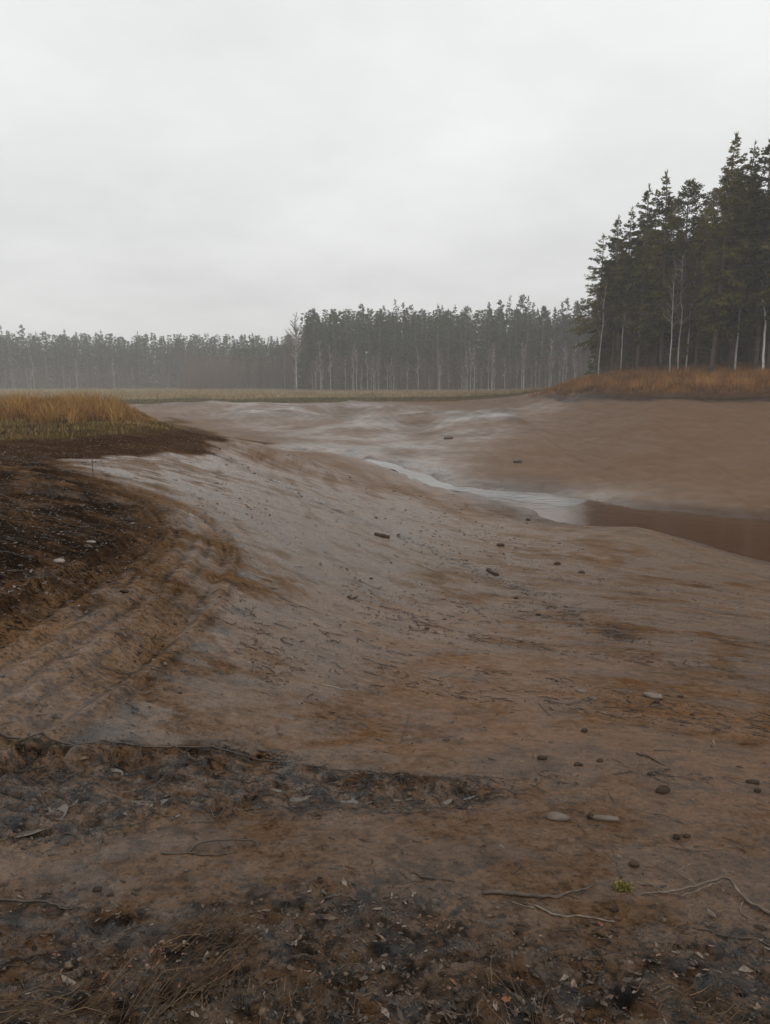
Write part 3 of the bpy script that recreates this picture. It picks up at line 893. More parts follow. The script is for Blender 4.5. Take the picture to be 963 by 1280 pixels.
# front row of the near wood: (x of the stem at its foot, y of its top, metres away, kind index, label)
FRONT = [
    (738, 296, 78, 'S', "slender half bare spruce at the wood's outer tip, drooping twigs against the open sky"),
    (757, 274, 77, 0, "thin dark spruce just behind the half bare one at the tip of the wood"),
    (767, 266, 75, 4, "narrow see-through spruce third in from the open end of the near wood"),
    (786, 237, 73, 3, "lean spire-topped spruce with airy upper crown rising over the three outermost trees"),
    (816, 222, 68, 2, "full dark green spruce, densest and broadest of the outer half of the near wood"),
    (839, 234, 68, 1, "shorter pine with a rounded top in the dip before the tallest trees"),
    (858, 262, 66, 5, "bushy spruce branched almost to the ground below the skyline dip"),
    (877, 173, 62, 2, "tall spruce with a sharp spire and layered side boughs, first of the tallest group"),
    (902, 188, 63, 4, "slim spruce whose tip stands a little lower between two taller crowns"),
    (929, 178, 61, 7, "tall bushy-topped spruce with a thick dark crown near the end of the wood"),
    (946, 187, 60, 3, "slender conifer with bare lower stem tucked beside the tall bushy-topped one"),
    (964, 158, 59, 0, "highest tree top of the wood, its spire cut by the photo's edge"),
]
for px, ty, D, k, lab in FRONT:
    x = world_x(px, D); ht = height_for(px, ty, x, D)
    ms, kd = (SPARSE, 'spruce') if k == 'S' else NEARK[k]
    plant("spruce_tree" if kd == 'spruce' else "pine_tree", ms, x, D, ht / REF, rng.uniform(0, 6.28), lab, "tree")

# the wood behind them: one crown against the next, nothing to tell them apart
SKY = [(724, 330), (736, 296), (760, 270), (787, 240), (816, 225), (839, 236), (860, 230), (877, 178), (902, 192), (930, 182), (963, 165), (1100, 150), (1500, 130)]
sk = np.array(SKY, float)
placed = [(world_x(p, D), D) for p, _, D, _, _ in FRONT]
cntA = 0
tries = 0
while cntA < 150 and tries < 6000:
    tries += 1
    D = 60 + 46 * rng.random() ** 1.3
    px = rng.uniform(742, 1330)
    if px > 1000 and rng.random() < .45: continue
    if D < 78 - (px - 740) * .10 + 1.0: continue
    x = world_x(px, D)
    if min((x - a) ** 2 + (D - b) ** 2 for a, b in placed) < 1.9: continue
    placed.append((x, D))
    ty = np.interp(px, sk[:, 0], sk[:, 1]) + rng.uniform(14, 110)
    ht = min(height_for(px, ty, x, D), 24) * 1.0
    if ht < 7: continue
    k = int(rng.integers(0, 8)); ms, kd = NEARK[k]
    plant("spruce_tree" if kd == 'spruce' else "pine_tree", ms, x, D, ht / REF, rng.uniform(0, 6.28),
          "dark conifer packed inside the near wood, behind its front row", "tree", "conifers inside the near wood")
    cntA += 1

# young spruces at the foot of the wood
YOUNG = [conifer(160 + i, 6.0, .3, 1.5, 'spruce', 90, 40, .36, .10) for i in range(3)]
n = 0
while n < 34:
    px = rng.uniform(748, 1250); D = rng.uniform(64, 92)
    if D < 80 - (px - 740) * .085: continue
    x = world_x(px, D)
    plant("young_spruce", YOUNG[n % 3], x, D, rng.uniform(.55, 1.15), rng.uniform(0, 6), "young spruce filling the gaps between stems at the foot of the near wood", "tree", "young spruces under the near wood")
    n += 1

# birches in front of the near wood
BIR = [birch(200 + i, 9.0, .9 + .5 * (i % 2), .055 if i < 3 else .07, 1.0, .9, .42 if i < 3 else .85) for i in range(4)]
for px, D, h, i, lab in [
    (740, 75.5, 9.5, 0, "thin straight pale birch stem standing at the tip of the near wood"),
    (767, 74, 8.5, 2, "pale grey birch stem between the second and third outer conifers"),
    (826, 64.5, 9.5, 0, "upright pale stem below the densest outer spruce"),
    (836, 66, 10, 1, "leaning pale birch, outer one of a forked-looking pair under the skyline dip"),
    (846, 66.5, 10.5, 2, "slightly bent pale birch, inner one of the pair under the skyline dip"),
    (905, 62, 11.5, 2, "dull brown slim birch halfway between the bent pair and the bright white one"),
    (939, 60, 10.5, 3, "brightest white crooked birch, kinked halfway up against dark spruces")]:
    x = world_x(px, D)
    plant("birch_tree", BIR[i], x, D, h / 9, .7 + i + px * .01, lab, "birch")

# far belts
FK = [conifer(300 + i, 18.0, cb, mr, kd, nb, per, .62, .17, True) for i, (cb, mr, kd, nb, per) in enumerate(
    [(7, 1.6, 'pine', 70, 40), (5.5, 1.6, 'spruce', 90, 36), (8, 1.7, 'spruce', 70, 38), (4, 1.8, 'spruce', 100, 36), (7.5, 1.4, 'pine', 64, 34), (6, 1.5, 'spruce', 84, 34)])]
FB = [birch(330 + i, 9.0, .8, .06, .8, 2.4, .38) for i in range(3)]
BROAD = birch(350, 15.0, .5, .16, 1.5, 4.0, .25)


def belt(px0, px1, D0, tops, depth, n, group, label, gap=1.9):
    tp = np.array(tops, float); done = []; c = 0; t = 0
    while c < n and t < 8000:
        t += 1
        px = rng.uniform(px0, px1); D = D0(px) + depth * rng.random() ** 1.5
        x = world_x(px, D)
        if done and min((x - a) ** 2 + (D - b) ** 2 for a, b in done) < gap ** 2: continue
        done.append((x, D))
        ty = np.interp(px, tp[:, 0], tp[:, 1]) + abs(rng.normal(0, 11)) + (8 if rng.random() < .3 else 0)
        ht = height_for(px, ty, x, D)
        k = int(rng.integers(0, 6))
        plant("pine_tree" if k % 2 == 0 else "spruce_tree", FK[k], x, D, ht / 18, rng.uniform(0, 6.28), label, "tree", group)
        c += 1
    return done


dcen = belt(384, 735, lambda p: 188, [(384, 408), (392, 386), (405, 379), (412, 398), (425, 382), (440, 384), (455, 378), (475, 388), (490, 376), (505, 374), (520, 388), (545, 380), (570, 380), (590, 384), (612, 378), (640, 368), (660, 374), (690, 376), (735, 374)],
            14, 104, "conifers of the middle tree belt", "tall conifer with bare stem in the middle belt across the far shore")
dlef = belt(-130, 384, lambda p: 275 - 45 * max(0, (p - 250) / 134), [(-130, 410), (0, 410), (45, 406), (60, 414), (95, 412), (125, 410), (160, 418), (200, 414), (250, 418), (300, 420), (330, 416), (384, 424)],
            16, 128, "conifers of the hazy belt on the far left", "hazy grey-green conifer in the lower, farthest belt beyond the golden reeds", 1.9)
# one big bare tree where the two belts meet
x = world_x(374, 186)
plant("bare_tree", BROAD, x, 186, height_for(374, 390, x, 186) / 15, .4, "large leafless round-crowned tree where the low belt meets the taller one", "tree")
for q in range(90):
    px = rng.uniform(300, 735) if q < 72 else rng.uniform(-60, 300)
    D = (185.5 if px > 384 else 228 + (384 - px) * .3) - rng.random() * 1.5
    if px < 300: D = 272
    x = world_x(px, D)
    plant("birch_tree", FB[q % 3], x, D, rng.uniform(.5, 1.35), rng.uniform(0, 6), "pale thin leafless birch at the foot of the far belts", "birch", "birches along the far belts")

# the depth of the wood behind the rows: one mass nobody could count
K = MB(); T = MB()
for px0, px1, D0, D1, top, n in ((384, 1100, 200, 230, 392, 480), (-330, 384, 288, 325, 422, 560), (300, 400, 236, 262, 432, 50), (745, 1500, 100, 150, 330, 170)):
    for q in range(n):
        px = rng.uniform(px0, px1); D = rng.uniform(D0, D1); x = world_x(px, D)
        if px0 == 735: ht = rng.uniform(13, 19)
        else: ht = height_for(px, top + rng.uniform(-6, 16), x, D)
        z0 = float(base_z([x], [D])[0]); h = max(ht, 6); z = z0
        tube(T, [(x, D, z - .3), (x + rng.normal(0, .2), D, z + h * .5), (x, D, z + h)], [.17, .13, .03], 4, .3)
        m = 260
        s = rng.random(m); hh = z + h * (.03 + .97 * s); R_ = 2.3 * (1 - s) ** .7 + .15
        a = rng.uniform(0, 6.28, m); rad_ = R_ * np.sqrt(rng.random(m))
        cards(K, np.stack([x + np.cos(a) * rad_, D + np.sin(a) * rad_, hh], -1), np.stack([np.cos(a), np.sin(a), rng.normal(-.2, .3, m)], -1), 1.0, .42, np.clip(rng.normal(.42, .14, m), 0, 1))
wood = link("distant_wood", K.mesh("distant_wood", M_needle_far, False), kind="stuff", label="mass of conifer crowns filling the depth behind the tree belts", cat="woodland")
link("stems", T.mesh("stems", M_bark), wood)["kind"] = "stuff"

# leafless scrub along the feet of the belts and of the near wood
K = MB()
def scrub(px0, px1, D0, D1, h0, h1, n, r):
    px = rng.uniform(px0, px1, n); D = rng.uniform(D0, D1, n); x = (px - 481.5) / 940 * D / cos(PITCH)
    z = base_z(x, D); h = rng.uniform(h0, h1, n)
    p0 = np.stack([x, D, z - .1], -1); p1 = p0 + np.stack([rng.normal(0, .12, n) * h, rng.normal(0, .12, n) * h, h], -1)
    sticks(K, p0, p1, r, r * .4, rng.uniform(.2, 1, n))
    k = 6
    b = np.repeat(p0, k, 0) + (np.repeat(p1 - p0, k, 0)) * rng.uniform(.25, .95, (n * k, 1))
    e = b + np.stack([rng.normal(0, .28, n * k), rng.normal(0, .28, n * k), rng.uniform(.1, .8, n * k)], -1) * np.repeat(h, k)[:, None] * .35
    sticks(K, b, e, r * .5, r * .25, rng.uniform(.2, 1, n * k))
scrub(384, 735, 183.5, 200, 2.0, 9, 1900, .022)
scrub(235, 384, 226, 250, 3, 11.0, 2400, .03)
scrub(-200, 300, 268, 290, 1.5, 9, 1900, .03)
link("bare_scrub", K.mesh("bare_scrub", M_twig, False), kind="stuff", label="thin brown leafless scrub along the feet of the far trees", cat="scrub")
K = MB()
scrub(745, 1250, 62, 82, .8, 3.0, 900, .012)
link("wood_edge_scrub", K.mesh("wood_edge_scrub", M_twig, False), kind="stuff", label="bare brushwood between the stems of the near wood", cat="scrub")

# ------------------------------------------------------------------ grasses
def in_poly_xy(x, y, P):
    P = np.array(P); c = np.zeros(x.shape, bool); n = len(P)
    for i in range(n):
        ax, ay = P[i]; bx, by = P[(i + 1) % n]
        c ^= ((ay > y) != (by > y)) & (x < (bx - ax) * (y - ay) / (by - ay + 1e-12) + ax)
    return c


# golden reeds on the left bank
n = 60000
x = rng.uniform(-30, -7.0, n); y = rng.uniform(24.5, 34, n)
xe = -.303 * y + .3 * noise(y * .8, y * 0, 3)
front = 25.9 + .9 * noise(x * .6, x * 0, 7) + .7 * noise(x * 2.1, x * 0, 8)
k = (x < xe) & (y > front)
k &= noise(x * 1.3, y * 1.3, 15) > -.28
x, y = x[k], y[k]
clump = noise(x * .9, y * .9, 16); cl2 = noise(x * 3, y * 3, 17)
edge = np.clip((xe[k] - x) / 1.6, .35, 1)
h = (.56 + .30 * clump + .24 * cl2) * rng.uniform(.5, 1.2, len(x)) * edge
me = blades(x, y, H(x, y), h, rng.uniform(.012, .024, len(x)), rng.uniform(.1, .95, len(x)), np.clip(.5 + .35 * clump + .2 * cl2 + rng.normal(0, .16, len(x)), 0, 1), M_reed, "golden_reeds")
link("golden_reeds", me, kind="stuff", label="thick golden-brown dry reeds on the left bank", cat="reeds")
# short green grass in front of them
n = 52000
x = rng.uniform(-28, -5.5, n); y = rng.uniform(18.5, 34, n)
_, mm = H(x, y, True)
k = (mm['moss'] + .9 * noise(x * 1.2, y * 1.2, 20) > .75) & (mm['moss'] > .10)
x, y = x[k], y[k]
me = blades(x, y, H(x, y), rng.uniform(.04, .17, len(x)) * (1 + .5 * noise(x, y, 22)), rng.uniform(.015, .04, len(x)), rng.uniform(.2, .9, len(x)), np.clip(.5 + .6 * noise(x * .5, y * .5, 21) + rng.normal(0, .25, len(x)), 0, 1), M_moss, "short_grass")
link("short_grass", me, kind="stuff", label="short yellowish green grass between the reeds and the bare soil", cat="grass")
# rusty grass on the right bank
n = 110000
px = rng.uniform(655, 1400, n); D = 46 + 34 * rng.random(n)
x = (px - 481.5) / 940 * D / cos(PITCH)
rim = np.interp(px, [655, 700, 800, 900, 963, 1200, 1500], [78, 65.5, 57, 53, 51, 47, 45]) + .5 * noise(x * .8, x * 0, 9)
k = (D > rim) & (noise(x * .8, D * .8, 25) > -.5) & (D < rim + 24)
k &= (px > 690) | (rng.random(n) < .3)
x, D, rm = x[k], D[k], rim[k]
cl_ = noise(x * .6, D * .6, 26); c2 = noise(x * 2, D * 2, 27)
h = (.55 + .25 * cl_ + .15 * c2) * rng.uniform(.6, 1.3, len(x)) * np.clip((D - rm) / 1.0, .45, 1)
me = blades(x, D, H(x, D), h, rng.uniform(.02, .05, len(x)), rng.uniform(.1, .8, len(x)), np.clip(.42 + .4 * cl_ + .2 * c2 + rng.normal(0, .14, len(x)) - .25 * (D - rm < 1.2), 0, 1), M_bracken, "rusty_grass")
link("rusty_grass", me, kind="stuff", label="rust-coloured dry grass along the right bank below the wood", cat="grass")
# meadow beyond the far shore
n = 90000
px = rng.uniform(-300, 760, n); D = 88.5 * np.exp(rng.random(n) ** 1.2 * math.log(260 / 88.5))
x = (px - 481.5) / 940 * D / cos(PITCH)
gr_ = D < 104 + 8 * noise(x / 9, x * 0, 5)
h = np.where(gr_, .16, .48) * rng.uniform(.5, 1.4, n) * (1 + .5 * noise(x / 5, D / 5, 41))
t = np.where(gr_, .30, .72) + .22 * noise(x / 6, D / 12, 42) + rng.normal(0, .1, n)
me = blades(x, D, H(x, D), h, rng.uniform(.05, .14, n), rng.uniform(.1, .8, n), np.clip(t, 0, 1), M_meadow, "meadow_grass")
link("meadow_grass", me, kind="stuff", label="pale dry meadow grass on the flat beyond the drained basin", cat="grass")
#PART3
# ------------------------------------------------------------------ litter, sticks and stones
FR = np.where((np.abs(TH.ravel()) < .60) & (R.ravel() > 1.3) & (R.ravel() < 40))[0]


def pick(weight, n, lo=1.3, hi=40):
    w = np.clip(weight[FR], 0, None) * (R.ravel()[FR] > lo) * (R.ravel()[FR] < hi)
    k = rng.choice(FR, n, p=w / w.sum())
    jx = rng.uniform(-.5, .5, n) * .003 * R.ravel()[k]
    return GX[k] + jx, GY[k] + jx * .7, GZ[k], R.ravel()[k]


def leaves(name, x, y, z, size, tint):
    n = len(x)
    a = rng.uniform(0, 2 * pi, n); ti = rng.normal(0, .16, n); tj = rng.normal(0, .16, n)
    P = np.array([(-1, 0, 0), (-.45, -.42, .10), (.30, -.44, .12), (1, 0, .0), (.30, .44, .12), (-.45, .42, .10), (-.1, 0, 0)], float)
    wv = rng.uniform(.55, 1.1, n)
    v = np.repeat(P[None], n, 0) * size[:, None, None] * .5
    v[:, :, 1] *= wv[:, None]
    v[:, :, 2] *= rng.uniform(-1.2, 1.8, n)[:, None]
    v[:, 3, 2] += rng.uniform(-.1, .5, n) * size * .5
    v += rng.normal(0, .05, v.shape) * size[:, None, None]
    v[:, :, 2] += v[:, :, 0] * ti[:, None] + v[:, :, 1] * tj[:, None]
    c, s_ = np.cos(a)[:, None], np.sin(a)[:, None]
    X = v[:, :, 0] * c - v[:, :, 1] * s_; Y = v[:, :, 0] * s_ + v[:, :, 1] * c
    v = np.stack([X + x[:, None], Y + y[:, None], v[:, :, 2] + z[:, None] + .001 + rng.uniform(-.002, .004, n)[:, None]], -1)
    b = np.arange(n)[:, None] * 7
    f = np.concatenate([b + np.array([q]) for q in ((0, 1, 2, 6), (2, 3, 4, 6), (4, 5, 0, 6))])
    return make_mesh(name, v.reshape(-1, 3), [f], M_leaf, {'tint': np.repeat(tint, 7)}, False)


rz_ = R.ravel()
w_front = M['front'] * (.25 + np.clip(noise(GX / .35, GY / .3, 130) + .2, 0, 1)) * sstep(3.2, 2.2, rz_) + .02 * sstep(4, 2.5, rz_)
x, y, z, r = pick(w_front, 3000, 1.3, 4)
t = np.clip(rng.beta(1.6, 2.6, len(x)) * .9, 0, .88); q_ = rng.random(len(x)) < .08; t[q_] = rng.uniform(.74, .87, q_.sum()); t[rng.random(len(x)) < .02] = .92
# a patch of rusty oak leaves near the lower edge
oc = at([(195, 1215), (225, 1222), (160, 1225), (610, 1235), (860, 1262)])
for cx_, cy_ in oc[:3]: t = np.where((np.hypot(x - cx_, (y - cy_)) < .10) & (rng.random(len(x)) < .75), rng.uniform(.9, 1, len(x)), t)
for cx_, cy_ in oc[3:]: t = np.where((np.hypot(x - cx_, (y - cy_)) < .12) & (rng.random(len(x)) < .3), rng.uniform(.9, 1, len(x)), t)
link("leaf_litter", leaves("leaf_litter", x, y, z, rng.uniform(.008, .024, len(x)) * rng.lognormal(0, .3, len(x)) * np.where(q_, 1.35, 1), t), kind="stuff", label="wet brown and grey fallen leaves strewn over the nearest ground", cat="leaves")
w_lit = 1.2 * M['band'] + M['litter'] * (.4 + np.clip(noise(GX / .6, GY / .9, 131) + .3, 0, 1)) + .5 * M['band'] + .10 * M['track'] * (rz_ < 9) + .04 * (M['litter'] > .01)
x, y, z, r = pick(w_lit, 6000, 3.2, 32)
t = np.clip(rng.beta(1.2, 2.6, len(x)) * .8, 0, .87); t[rng.random(len(x)) < .10] = .84
link("bank_leaf_litter", leaves("bank_leaf_litter", x, y, z, rng.uniform(.015, .045, len(x)) * (1 + r * .02), t), kind="stuff", label="dark litter with pale upturned leaves on the left bank slope", cat="leaves")


def ico(sub):
    import bmesh
    bm = bmesh.new(); bmesh.ops.create_icosphere(bm, subdivisions=sub, radius=1)
    v = np.array([q.co for q in bm.verts]); f = np.array([[q.index for q in p.verts] for p in bm.faces]); bm.free()
    return v, f


I2, F2 = ico(2)
I1, F1 = ico(1)


def clods(name, x, y, z, s, tint, mat):
    n = len(x)
    v = I1[None] * (1 + rng.uniform(-.45, .45, (n, len(I1), 1))) * s[:, None, None] * np.stack([rng.uniform(.7, 1.9, n), rng.uniform(.6, 1.2, n), rng.uniform(.3, .65, n)], -1)[:, None]
    a = rng.uniform(0, 2 * pi, n); c, s_ = np.cos(a)[:, None], np.sin(a)[:, None]
    v = np.stack([v[:, :, 0] * c - v[:, :, 1] * s_ + x[:, None], v[:, :, 0] * s_ + v[:, :, 1] * c + y[:, None], v[:, :, 2] + z[:, None] - s[:, None] * .1], -1)
    f = (np.arange(n)[:, None, None] * len(I1) + F1[None]).reshape(-1, 3)
    return make_mesh(name, v.reshape(-1, 3), [f], mat, {'tint': np.repeat(tint, len(I1))}, False)


lin = np.clip(noise(M['zb'] * 8 + .5 * noise(GX / 1.3, GY / 1.3, 141), (GX - GY) * .15, 140) - .12, 0, 1)
w_c = .02 + .9 * M['db'] + .5 * M['wr'] + .35 * M['churn'] + .25 * M['front'] + .22 * M['litter'] + 1.0 * lin * sstep(3, 6, rz_) + .5 * np.exp(-((np.arctan2(GX, GY) - .13) / .10) ** 2 - ((np.log(rz_) - 2.9) / .35) ** 2)
w_c *= M['mud']
x, y, z, r = pick(w_c, 13000, 1.5, 32)
sz = (.0014 + .0008 * r) * rng.lognormal(-.25, .55, len(x)); sz = np.minimum(sz, .014 + .0018 * r)
xb, yb, zb_, rb = pick(.7 * M['front'] + .55 * M['churn'] + .5 * M['wr'] + .3 * np.exp(-((M['dtr'] - 1.2) / .25) ** 2) * (rz_ < 12) + .05, 3400, 1.4, 12)
sb = np.minimum((.0024 + .0010 * rb) * rng.lognormal(0, .45, len(xb)), .013 + .001 * rb)
me = clods("soil_lumps", xb, yb, zb_, sb, np.clip(rng.normal(.55, .25, len(xb)), 0, 1), tint_mat("wet_soil_lump", [(0, (.020, .012, .007)), (.5, (.050, .032, .019)), (1, (.10, .065, .039))], .4, .4, 60.0))
link("soil_lumps", me, kind="stuff", label="glistening lumps of trampled wet soil near the camera", cat="soil")
link("mud_clods", clods("mud_clods", x, y, z, sz, rng.beta(1.5, 2.4, len(x)), M_clod), kind="stuff", label="small dark crumbs of mud and grit scattered over the slope", cat="gravel")

# rootlets and broken twigs lying in the mud
MBt = MB()
w_t = .05 + 1.5 * M['churn'] + 2.2 * M['wr'] + .5 * M['front'] + .5 * M['litter'] + .8 * M['db'] + .5 * (M['wet'] > .2) * sstep(9, 5, rz_) + .02 * M['track'] + 2.2 * lin * (1 - M['track']) * sstep(12, 7, rz_) * sstep(3, 4.5, rz_)
x, y, z, r = pick(w_t * M['mud'], 2600, 1.6, 16)
n = len(x)
L = np.clip((.02 + .015 * r) * rng.lognormal(-.3, .6, n), .015, .5)
a = np.where(rng.random(n) < .55, rng.normal(-.55, .5, n), rng.uniform(0, 6.28, n))
rad = (.0009 + .00036 * r) * rng.uniform(.6, 1.6, n)
px_, py_ = x, y; tt = rng.beta(1.0, 3.6, n)
for sgm in range(3):
    a = a + rng.normal(0, .45, n)
    qx = px_ + np.cos(a) * L / 3; qy = py_ + np.sin(a) * L / 3
    z0 = H(px_, py_) + rad * .8; z1 = H(qx, qy) + rad * .8 + (L * rng.uniform(0, .05, n))
    sticks(MBt, np.stack([px_, py_, z0], -1), np.stack([qx, qy, z1], -1), rad * (1 - .2 * sgm), rad * (.8 - .2 * sgm), tt)
    px_, py_ = qx, qy
link("twig_litter", MBt.mesh("twig_litter", M_stick, False), kind="stuff", label="rootlets and tiny broken twigs lying in the mud", cat="twigs")

# dark straw at the lower edge
MBs = MB()
for (px, py), n, ang, L0 in (((205, 1262), 80, 1.1, .18), ((245, 1180), 60, .75, .13), ((640, 1262), 60, 2.0, .14), ((30, 1268), 70, .4, .14), ((330, 1268), 60, 1.5, .12), ((880, 1270), 50, .2, .10)):
    cx_, cy_ = at([(px, py)])[0]
    x = cx_ + rng.normal(0, .09, n); y = cy_ + rng.normal(0, .05, n); aa = ang + rng.normal(0, .35, n); L = L0 * rng.uniform(.35, 1.15, n)
    x2 = x + np.cos(aa) * L * .5; y2 = y + np.sin(aa) * L * .5; aa += rng.normal(0, .3, n); x3 = x2 + np.cos(aa) * L * .5; y3 = y2 + np.sin(aa) * L * .5
    t = rng.beta(1.4, 2.2, n)
    z1, z2, z3 = H(x, y) + .004, H(x2, y2) + .008 + rng.uniform(0, .03, n), H(x3, y3) + .004 + rng.uniform(0, .02, n)
    sticks(MBs, np.stack([x, y, z1], -1), np.stack([x2, y2, z2], -1), .0013, .0011, t)
    sticks(MBs, np.stack([x2, y2, z2], -1), np.stack([x3, y3, z3], -1), .0011, .0005, t)
link("dead_straw", MBs.mesh("dead_straw", M_straw, False), kind="stuff", label="flattened dark dead straw at the nearest edge of the bank", cat="straw")


def stick(name, paths, label, cat, mat=None, lift=None, tint=.35):
    """paths: list of (survey pixels, start radius, end radius, lifts)"""
    mb = MB(); base = None
    for pxs, r0, r1, lf in paths:
        xy = smooth_line(at(pxs), 5); n = len(xy)
        lfv = np.interp(np.linspace(0, 1, n), np.linspace(0, 1, len(lf)), lf)
        rd = np.linspace(r0, r1, n) * (1 + rng.uniform(-.15, .15, n))
        z = H(xy[:, 0], xy[:, 1])
        z = np.convolve(np.pad(z, 2, mode='edge'), np.ones(5) / 5, 'valid')
        z = np.maximum(z, H(xy[:, 0], xy[:, 1]) - .3 * rd) + rd * .6 + lfv
        p = np.stack([xy[:, 0], xy[:, 1], z], -1)
        if base is None: base = p[0].copy()
        p = p - base; p[1:-1] += rng.normal(0, .0018, p[1:-1].shape)
        tube(mb, p, rd, 7, tint, .12)
    o = link(name, mb.mesh(name, mat or M_stick), None, label, cat)
    o.location = base
    return o


Z0 = [0, 0]
stick("fallen_branch", [([(-25, 903), (0, 912), (55, 930), (95, 942)], .009, .004, [0, .01, .005, 0])], "dark straight branch entering from the left edge above the churned mud", "branch")
stick("forked_stick", [([(202, 1069), (234, 1068), (254, 1058), (314, 1055), (322, 1061)], .0045, .0025, [0, 0, .012, .012, 0]), ([(234, 1068), (262, 1071), (290, 1067)], .003, .0015, [0, .004, 0])],
      "dark forked stick lying alone on smooth mud left of centre", "stick")
stick("fallen_branch", [([(-30, 1126), (0, 1127), (35, 1131), (65, 1133), (82, 1140), (92, 1141)], .005, .003, [.004, .008, .004, 0]), ([(72, 1135), (107, 1138)], .0025, .0012, Z0)],
      "thin dark branch at the left edge above the fallen leaves", "branch")
stick("broken_stick", [([(406, 1124), (425, 1122), (446, 1125)], .004, .003, Z0)], "short dark stick left of the middle, close above the leaf litter", "stick")
stick("broken_stick", [([(525, 1098), (548, 1101), (568, 1104)], .004, .003, Z0)], "short straight stick just up and left of the long bark-covered branch", "stick")
stick("fallen_branch", [([(603, 1119), (632, 1119), (665, 1122), (700, 1124)], .0075, .0065, [0, .004, .002, 0]), ([(697, 1123), (715, 1117), (746, 1110)], .005, .0025, [0, .004, .01])],
      "thick brown bark-covered branch lying level left of the green lichen", "branch", M_lichen, tint=.18)
stick("fallen_branch", [([(668, 1134), (698, 1147), (730, 1148), (768, 1153)], .0036, .0026, [0, .003, 0]), ([(640, 1131), (668, 1137)], .003, .002, Z0)],
      "pale lichen-crusted twig just below the thick brown branch", "branch", M_lichen, tint=.48)
stick("birch_branch", [([(792, 1120), (831, 1117), (870, 1112), (908, 1106), (930, 1126), (963, 1146), (1000, 1152)], .0028, .0074, [0, .006, .012, .02, .008, 0, 0]),
                       ([(870, 1112), (845, 1096), (815, 1080), (793, 1064)], .0032, .0012, [.01, .02, .02, .03]), ([(831, 1117), (812, 1108), (786, 1107)], .003, .0015, [.004, .01, .004]),
                       ([(908, 1106), (890, 1112), (858, 1121), (838, 1119)], .003, .0015, [.02, .012, .006]), ([(845, 1096), (862, 1088), (880, 1092)], .0018, .0009, [.02, .02, .03]), ([(930, 1126), (925, 1140), (938, 1150)], .0022, .0012, Z0)],
      "pale forking birch branch running out at the right edge", "branch", M_lichen, tint=.42)
stick("arching_twig", [([(756, 1056), (762, 1072), (770, 1086), (777, 1099)], .0012, .0032, [.045, .04, .02, 0]), ([(770, 1088), (757, 1080), (752, 1074)], .0018, .0009, [.02, .035, .05])],
      "thin dark twig arching up out of the green lichen clump", "twig")
stick("buried_root", [([(84, 942), (130, 936), (180, 940), (240, 938), (300, 943), (345, 953), (400, 962), (455, 969), (500, 980)], .0042, .0025, [0, .002, 0, .003, 0, .002, 0]),
                      ([(300, 943), (330, 958), (352, 972)], .002, .001, Z0), ([(180, 940), (165, 955), (150, 975)], .002, .001, Z0)],
      "long dark root lying along the ridge above the churned mud", "root")
stick("rootlet", [([(180, 993), (196, 986), (214, 996), (236, 990)], .0026, .0012, [0, .006, .002, 0]), ([(196, 986), (205, 976), (220, 972)], .0018, .0009, [.006, .012, .004])], "branched dark rootlet in the middle of the churned mud at left", "rootlet")
stick("rootlet", [([(72, 1001), (86, 1006), (99, 1008)], .0022, .0010, Z0)], "short dark rootlet near the largest puddle at left", "rootlet")
stick("rootlet", [([(640, 1095), (652, 1088), (668, 1100)], .0024, .0010, [0, .010, 0]), ([(652, 1088), (648, 1080), (655, 1074)], .0016, .0008, [.01, .02, .02])], "small dark forked twig just above the thick brown branch", "twig")
stick("rootlet", [([(735, 1045), (722, 1030), (712, 1012), (718, 1002)], .0020, .0009, [0, .008, .02, .03]), ([(722, 1030), (706, 1024), (695, 1010)], .0015, .0008, [.008, .012, .018])], "thin twig rising between the mound and the long low stone", "twig")
stick("broken_stick", [([(796, 943), (812, 948), (831, 957)], .006, .003, [.004, .004, 0])], "short dark stick on the wet grey band right of the yellow leaf", "stick")
stick("broken_stick", [([(866, 1165), (900, 1171), (945, 1181), (985, 1188)], .003, .002, Z0)], "long thin dark stick below the birch branch at the right", "stick")
stick("upright_stem", [([(117, 597), (117, 596.5)], .006, .005, [0, .30])], "thin dry stem standing upright on the dark left bank", "stem")
stick("driftwood_log", [([(469, 669), (478, 671), (487, 673)], .045, .04, Z0)], "small dark log lying alone in the middle of the mud slope", "log", M_clod)
stick("driftwood_log", [([(610, 713), (617, 717), (623, 719)], .035, .03, Z0)], "short dark log on the debris line right of the slope's middle", "log", M_clod)
stick("curved_bark_piece", [([(434, 746), (440, 748), (447, 746)], .014, .008, [0, 0, .01])], "small curved dark bark piece in the pale wet mud below the small log", "bark", M_clod)
for pts, lab in (([(404, 856), (420, 860), (437, 863)], "thin pale twig above the centre of the orange mud"),
                 ([(500, 930), (506, 915), (512, 893)], "thin crooked rootlet standing out on the smooth brown mud"),
                 ([(262, 1010), (271, 1024), (283, 1008)], "bent dark rootlet in the churned mud near the small puddles"),
                 ([(672, 880), (684, 892), (692, 897)], "short dark rootlet left of the two flat stones")):
    stick("rootlet", [(pts, .0028, .0014, [0, .004, 0])], lab, "rootlet", M_lichen if 'pale' in lab else None, tint=.8 if 'pale' in lab else .3)


